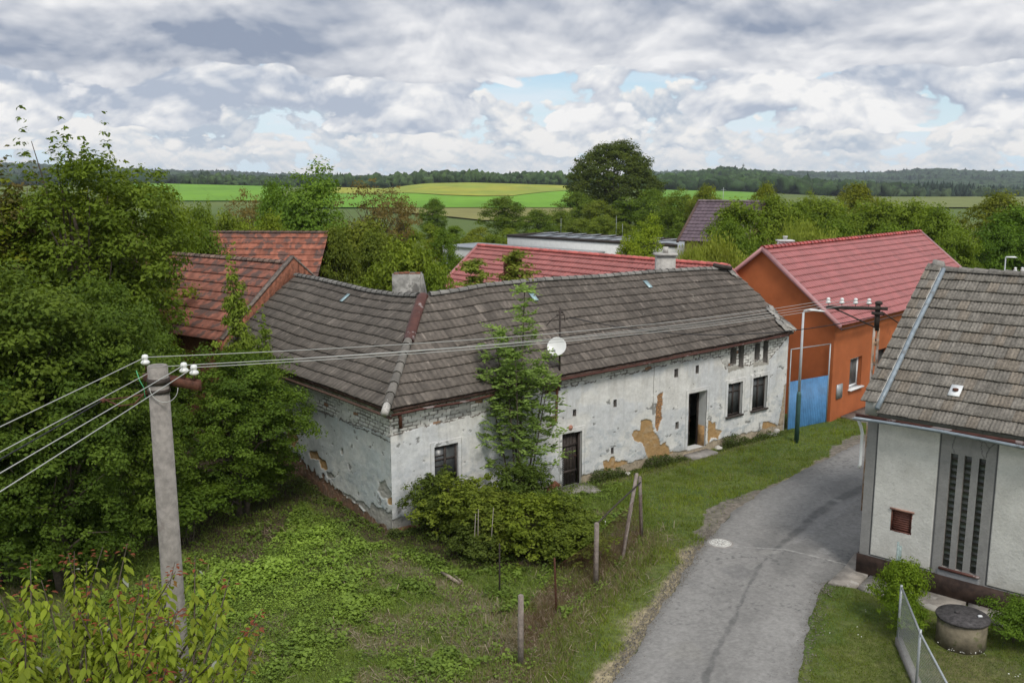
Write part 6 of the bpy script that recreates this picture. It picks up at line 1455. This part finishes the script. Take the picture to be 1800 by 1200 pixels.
# shoots on the old brick chimney
TREES['shoots'] = make_proto('shoots', 36, 1.9, 1.6, low=.1, lobes=6, clumps=46, leaves=45, L=.11, c1=(.09, .12, .025), c2=(.16, .19, .045), shape=.4, rcl=.15, rag=.8, nl=12, trunk=.012)
q1 = C0+E1*7.1+E2*3.9; q2 = C0+E1*5.5+E2*3.9
place('shoots', 'shoots', 'green and reddish shoots wrapped round the crumbling brick chimney', 'plant', bx+.1, by-.3, 1.75, 1.25, .4, (1.6, 1.5, 1.0), z=5.75)
place('shoots', 'shoots', 'light green shoots rising behind the grey ridge left of the brick chimney', 'plant', q2[0], q2[1], 1.5, 1.3, 1.4, (1.7, 1.7, 1.1), z=5.75)

# ------------------------------------------------------------------ young cherry in the foreground: big drooping leaves, red tips
def cherry(cx, cy, topz):
    R = np.random.RandomState(77); th = thing('cherry_tree', 'young cherry tree with drooping yellow green leaves and reddish shoot tips in the foreground', 'tree', (cx, cy, 0)); mb = MB()
    V = []; F = []; C = []
    def leaf(p, d, L_, c):
        d = d/np.linalg.norm(d); s_ = np.cross(d, [0, 0, 1.0]); s_ /= np.linalg.norm(s_)+1e-6; up = np.cross(s_, d); w = L_*.27; b = len(V)
        rows = [(0, 0, 0), (.22, .72, .02), (.48, 1.0, .0), (.75, .62, -.05), (1.0, 0, -.16)]
        pts = []
        V.append(p)
        for (t, ww, dz) in rows[1:4]:
            c0_ = p+d*L_*t+np.array([0, 0, dz*L_]); V.append(c0_-s_*w*ww+up*.22*w*ww); V.append(c0_); V.append(c0_+s_*w*ww+up*.22*w*ww)
        V.append(p+d*L_+np.array([0, 0, rows[4][2]*L_]))
        F.extend([(b, b+1, b+2), (b, b+2, b+3)]); 
        for k in range(2): q_ = b+1+k*3; F.extend([(q_, q_+3, q_+4, q_+1), (q_+1, q_+4, q_+5, q_+2)])
        F.extend([(b+7, b+10+1, b+8), (b+8, b+11, b+9)] if False else [(b+7, b+10, b+8), (b+8, b+10, b+9)])
        for _ in range(11): C.append(c)
        C.extend([])
    trunk = [np.array([cx, cy, -.1]), np.array([cx+.05, cy+.02, 1.8]), np.array([cx, cy, 3.2]), np.array([cx+.05, cy, 4.3])]
    mb.tube(trunk, [.11, .09, .07, .04], 8)
    shoots = []
    for i in range(125):
        a = R.rand()*2*pi; r = 2.0*sqrt(R.rand()); tip = np.array([cx+r*cos(a)*1.05, cy+r*sin(a)*.85, 0]); tip[2] = topz-.22*(r/2.5)**2*2.2-1.5*R.rand()**1.1
        b0 = trunk[1]*(1-.0)+(trunk[3]-trunk[1])*R.rand(); mid = b0*.35+tip*.65+np.append(R.randn(2)*.22, 0); mid[2] = b0[2]*.4+tip[2]*.6-.12+.2*R.rand()
        P_ = [b0, b0*.7+mid*.3+np.array([0, 0, -.05]), mid, mid*.45+tip*.55+np.array([0, 0, -.02]), tip]
        mb.tube(P_, [.028, .022, .015, .010, .004], 5, cap=False); shoots.append(P_)
    for P_ in shoots:
        seg = [np.linalg.norm(P_[i+1]-P_[i]) for i in range(4)]; Lt = sum(seg); n = int(Lt/.021)
        warm = R.rand()
        for k in range(n):
            t = .30+.70*k/n; u = t*Lt; i = 0
            while i < 3 and u > seg[i]: u -= seg[i]; i += 1
            p = P_[i]+(P_[i+1]-P_[i])*min(u/seg[i], 1); a = k*2.4+R.rand()*2.2
            d = np.array([cos(a), sin(a), -.55-.6*R.rand()+(.9 if t > .96 else 0)]); L_ = (.080+.045*R.rand())*(1 if t < .93 else .6)
            base = np.array([.28, .36, .035])*(1-.45*R.rand())+np.array([.03, .015, .0])*R.rand()*warm
            if t > .965 and warm > .3: base = np.array([.26, .075, .035])*(.6+.6*R.rand())
            elif t > .94 and R.rand() < .18: base = np.array([.22, .12, .035])
            elif R.rand() < .012: base = np.array([.34, .36, .30])
            leaf(p+np.array([cos(a), sin(a), -.2])*.05*(.5+R.rand()), d, L_, base)
    mb.build('trunk', M['bark'], th)
    npmesh('crown', np.array(V), F, M['leaf'], th, col=np.array(C))
cherry(-4.45, 8.5, 6.2)
# ------------------------------------------------------------------ ground cover (nobody could count it)
def scatter(R, n, x0, x1, y0, y1):
    # denser near the camera, following perspective
    y = y0+(y1-y0)*R.rand(n)**1.25; x = x0+(x1-x0)*R.rand(n)
    return x, y
def in_view(x, y, m=.04): return np.abs(x)/np.maximum(y, .1) < .62+m
def not_house(x, y):
    a = (x-C0[0])*E1[0]+(y-C0[1])*E1[1]; b = (x-C0[0])*E2[0]+(y-C0[1])*E2[1]
    ins = ((a > -.04) & (b > -.04) & ((a < 6.2) | (b < 6.2)))
    a2 = (x-HO[0])*HE[0]+(y-HO[1])*HE[1]; b2 = (x-HO[0])*HI[0]+(y-HO[1])*HI[1]
    a3 = (x-OC[0])*EO[0]+(y-OC[1])*EO[1]; b3 = (x-OC[0])*NO[0]+(y-OC[1])*NO[1]
    slab = (a2 > -.9) & (b2 > -1.0)
    pav = (a3 > .8) & (b3 > -1.2)
    return ~ins & ~slab & ~((a3 > -.05) & (b3 > -.05)) & ~pav & (np.hypot(x-wc[0], y-wc[1]) > .55) & (np.hypot(x-mc[0], y-mc[1]) > .4)
def blades(name, label, R, x, y, h, w, c, lean=.5, z0=.0, m='grassblade'):
    n = len(x); a = R.rand(n)*2*pi; b = R.rand(n)*2*pi; l = lean*R.rand(n)*h
    s_ = np.stack([np.cos(a), np.sin(a), 0*a], 1)*w[:, None]*.5; p = np.stack([x, y, 0*x+z0], 1)
    tip = p+np.stack([np.cos(b)*l, np.sin(b)*l, h], 1)
    V = np.stack([p-s_, p+s_, tip], 1).reshape(-1, 3); F = np.arange(n*3).reshape(-1, 3)
    o = npmesh(name, V, F, M[m], col=np.repeat(c, 3, 0)); tag(o, label, 'ground cover', kind='stuff'); return o
R = np.random.RandomState(200)
# 1. leafy weeds of the meadow
x, y = scatter(R, 420000, -13, 3.6, 13.5, 29.5); Zn = zones(x, y)
dens = fbm(x*.7, y*.7, 205, 4); patch = sstep(fbm(x*2.1, y*2.1, 206, 3), .38, .60)
lush = np.exp(-(((x+6.2)/2.4)**2+((y-22.3)/2.6)**2))+np.exp(-(((x+5.4)/1.3)**2+((y-24.0)/1.5)**2))
p = np.clip(.38+.9*lush+.45*patch-.6*Zn['dryp']-.5*Zn['dryf'], .02, 1)*np.clip(Zn['left'], 0, 1)*(x < np.interp(y, [q_[1] for q_ in FENCE], [q_[0] for q_ in FENCE])+.4)
p *= np.where(Zn['soil'] > .5, .35, 1); p *= (Zn['dl'] > 1.3)
k = (R.rand(len(x)) < p*.66) & in_view(x, y) & not_house(x, y); x, y = x[k], y[k]; dens = dens[k]; patch = patch[k]; lush = lush[k]; so = Zn['soil'][k]; n = len(x)
ht = (.02+.16*patch*R.rand(n)+.14*lush*R.rand(n))
big = fbm(x*1.2, y*1.2, 207, 3)
size = (.045+.045*R.rand(n))*(.75+.7*sstep(big, .45, .65))
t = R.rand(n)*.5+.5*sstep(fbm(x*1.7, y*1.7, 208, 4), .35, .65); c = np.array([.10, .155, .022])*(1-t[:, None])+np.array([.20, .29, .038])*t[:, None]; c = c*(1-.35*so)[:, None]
c = c*(1+.45*np.clip(lush, 0, 1))[:, None]
nr = np.array([0, 0, 1.0])+R.randn(n, 3)*.42
V, F, C = leaf_quads(R, np.stack([x, y, ht], 1), nr, size, c, asp=.8, fold=.05)
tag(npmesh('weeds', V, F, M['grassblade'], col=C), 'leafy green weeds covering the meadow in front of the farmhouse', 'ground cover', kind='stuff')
# 2. meadow grass
x, y = scatter(R, 260000, -13, 4.2, 13.0, 29.5); Zn = zones(x, y)
p = np.clip(.55-.25*Zn['dryp'], 0, 1)*np.clip(Zn['left'], 0, 1)*np.where(Zn['soil'] > .5, .3, 1)*(Zn['dl'] > 1.0)
k = (R.rand(len(x)) < p) & in_view(x, y) & not_house(x, y); x, y = x[k], y[k]; n = len(x); dr_ = np.clip(Zn['dryf'][k]*.8+Zn['dryp'][k]*.7, 0, 1); t = R.rand(n)
c = np.array([.11, .16, .022])*(1-t[:, None])+np.array([.20, .26, .04])*t[:, None]; dm = R.rand(n) < dr_; c[dm] = np.array([.22, .17, .10])*(.7+.6*R.rand(dm.sum()))[:, None]
blades('grass', 'long unmown grass between the weeds of the meadow', R, x, y, .07+.13*R.rand(n)+.10*dr_, .012+.010*R.rand(n), c, lean=1.0)
# 3. verge grass by the road and in front of the house
x, y = scatter(R, 520000, 0.0, 17.5, 12.5, 42); Zn = zones(x, y)
p = np.clip(Zn['left'].astype(float), 0, 1)*(x > np.interp(y, [q_[1] for q_ in FENCE], [q_[0] for q_ in FENCE])-.5)*(1-np.clip(Zn['sh'], 0, 1)*.95)*(1-np.clip(Zn['grav'], 0, 1)*.93)*(Zn['dl'] > .10)
p = p*(.45+.55*sstep(fbm(x*2, y*2, 211, 3), .35, .6))
k = (R.rand(len(x)) < p*.8) & in_view(x, y) & not_house(x, y); x, y = x[k], y[k]; n = len(x); dr_ = Zn['dryf'][k]; t = R.rand(n)*.5+.5*sstep(fbm(x*.9, y*.9, 212, 4), .38, .62)
c = np.array([.125, .17, .018])*(1-t[:, None])+np.array([.235, .295, .030])*t[:, None]; dm = R.rand(n) < dr_*.6+.05; c[dm] = np.array([.24, .19, .10])*(.7+.6*R.rand(dm.sum()))[:, None]
tall = sstep(fbm(x*3, y*3, 213, 3), .5, .75)
blades('grass', 'rough green grass of the verge between the fence and the road', R, x, y, .045+.05*R.rand(n)+.08*tall, .012+.012*R.rand(n), c, lean=1.0)
# 4. lawn on the right
x, y = scatter(R, 230000, 4.2, 13.5, 12.0, 22.6); Zn = zones(x, y)
p = Zn['right'].astype(float)*(Zn['dr'] > .08)*np.where(inpoly(x, y, gpoly([(1640, 1160), (1700, 1150), (1800, 1170), (1900, 1300), (1640, 1300)])), .6, 1)
k = (R.rand(len(x)) < p) & in_view(x, y, .1) & not_house(x, y); x, y = x[k], y[k]; n = len(x); t = R.rand(n)*.5+.5*sstep(fbm(x*.8, y*.8, 215, 4), .38, .62)
c = np.array([.095, .145, .016])*(1-t[:, None])+np.array([.175, .22, .024])*t[:, None]; dm = R.rand(n) < .06; c[dm] = np.array([.22, .19, .09])
blades('lawn_grass', 'short mown lawn between the road and the chain link fence', R, x, y, .025+.035*R.rand(n), .010+.010*R.rand(n), c, lean=1.1)
# 5. dry stalks
x, y = scatter(R, 60000, -9, 5.0, 13.5, 27.5); Zn = zones(x, y)
p = np.clip(Zn['dryf']*.5+Zn['dryp']*.6+.02, 0, 1)*Zn['left']*(Zn['dl'] > .6)
k = (R.rand(len(x)) < p*.40) & in_view(x, y) & not_house(x, y); x, y = x[k], y[k]; n = len(x); a = R.rand(n)*2*pi; L_ = .08+.22*R.rand(n)**1.5; ze = .03+.12*R.rand(n)*(R.rand(n) < .4); z0 = .03+.05*R.rand(n); w = .003+.004*R.rand(n)
d = np.stack([np.cos(a)*L_, np.sin(a)*L_, ze], 1); s_ = np.stack([-np.sin(a)*w, np.cos(a)*w, 0*a], 1); p0 = np.stack([x, y, z0], 1)
V = np.stack([p0-s_, p0+s_, p0+d+s_, p0+d-s_], 1).reshape(-1, 3); c = np.array([.27, .215, .15])*(.6+.7*R.rand(n))[:, None]
tag(npmesh('dry_stalks', V, np.arange(4*n).reshape(-1, 4), M['straw'], col=np.repeat(c, 4, 0)), 'pale dry stalks lying over the meadow and along the broken fence', 'ground cover', kind='stuff')
# 6. tufts along the wall foot, road edge stones, daisies
def foot(F, a0, a1, n, hmax, seed, cc):
    R_ = np.random.RandomState(seed); a = a0+(a1-a0)*R_.rand(n); d = .05+.35*R_.rand(n)**1.5; m_ = sstep(fbm(a*1.4, a*0, seed, 3), .35, .65); P = F.O[None]+F.e*a[:, None]+F.n*d[:, None]
    k = R_.rand(n) < .25+.75*m_; P = P[k]; m_ = m_[k]; n = len(P); h = hmax*m_*R_.rand(n)+.03; t = R_.rand(n)[:, None]
    c = np.array(cc[0])*(1-t)+np.array(cc[1])*t
    return np.stack([P[:, 0], P[:, 1], h], 1), c, n
for F_, a0, a1, n_, hm, sd in ((RW, 7.3, 12.0, 5200, .38, 301), (RW, 13.4, 18.0, 6500, .50, 302), (LW, .3, 6.5, 3500, .25, 303), (RW, -.2, 1.2, 1500, .22, 304)):
    P, c, n = foot(F_, a0, a1, n_, hm, sd, ((.055, .080, .018), (.11, .15, .030)))
    V, F, C = leaf_quads(R, P, np.array([0, 0, 1.0])+R.randn(n, 3)*.6, .04+.04*R.rand(n), c)
    tag(npmesh('weeds', V, F, M['grassblade'], col=C), {301: 'low weeds along the wall between the two doors', 302: 'taller weeds along the wall under the two windows', 303: 'weeds at the foot of the peeling gable side', 304: 'weeds at the near corner of the farmhouse'}[sd], 'ground cover', kind='stuff')
n = 7000; i = R.randint(0, 899, n); f = R.rand(n); side = R.rand(n) < .8
P = np.where(side[:, None], ROADL[i], ROADR[i])+R.randn(n, 2)*.13; P[:, 0] += np.where(side, -.25*R.rand(n)**2-.02, .06)
k = (P[:, 1] > 12) & (P[:, 1] < 42) & not_house(P[:, 0], P[:, 1]); P = P[k]; n = len(P); r = .008+.016*R.rand(n)**2; O_ = np.array([[1, 0, 0], [0, 1, 0], [-1, 0, 0], [0, -1, 0], [0, 0, 1.0]])
V = (P[:, None, :]*0)[..., :1]; V = np.concatenate([P, np.full((n, 1), .035)], 1)[:, None, :]+O_[None]*(r[:, None, None])*(.7+.6*R.rand(n, 5, 1)); F = np.array([[0, 1, 4], [1, 2, 4], [2, 3, 4], [3, 0, 4]])[None]+(np.arange(n)*5)[:, None, None]
c = np.array([.13, .115, .095])*(.5+R.rand(n))[:, None]
tag(npmesh('gravel', V.reshape(-1, 3), F.reshape(-1, 3), M['straw'], col=np.repeat(c, 5, 0)), 'loose gravel along both edges of the road', 'gravel', kind='stuff')
fl = []
for (a, b, s_, n_) in ((1680, 1143, .10, 26), (1712, 1152, .08, 18), (1660, 1137, .05, 6), (1778, 1190, .07, 6), (1522, 1078, .03, 3), (1495, 1120, .2, 5)):
    p = G(a, b); fl.append(np.stack([p[0]+R.randn(n_)*s_*1.5, p[1]+R.randn(n_)*s_, .06+.05*R.rand(n_)], 1))
fl = np.concatenate(fl); n = len(fl); V, F, C = leaf_quads(R, fl, np.array([0, 0, 1.0])+R.randn(n, 3)*.3, np.full(n, .035), np.tile([.75, .75, .70], (n, 1)), asp=.9)
tag(npmesh('daisies', V, F, M['grassblade'], col=C), 'small white daisies in the grass below the well', 'flowers', kind='stuff')
# iris like leaves beside the bushes
p = G(1035, 960); n = 260; x = p[0]-.05+R.randn(n)*.22; y = p[1]+R.randn(n)*.3
blades('iris_leaves', 'upright green iris leaves between the yellow bushes and the concrete post', R, x, y, .35+.4*R.rand(n), np.full(n, .028), np.array([.10, .17, .035])*(.7+.6*R.rand(n))[:, None], lean=.5)

# ------------------------------------------------------------------ haze: the far ridges fade to blue
hz = bpy.data.materials.new('haze'); hz.use_nodes = True; nt = hz.node_tree; nt.nodes.clear(); q_ = N(nt)
v = q_.new('ShaderNodeVolumePrincipled'); v.inputs['Color'].default_value = (.80, .88, 1.0, 1); v.inputs['Density'].default_value = 8.5e-5; v.inputs['Anisotropy'].default_value = .0
o_ = q_.new('ShaderNodeOutputMaterial'); nt.links.new(v.outputs[0], o_.inputs['Volume'])
hb = MB().box(-4700, 4700, -4700, 4700, -72, 75).build('haze', hz); tag(hb, None, None, kind='stuff')
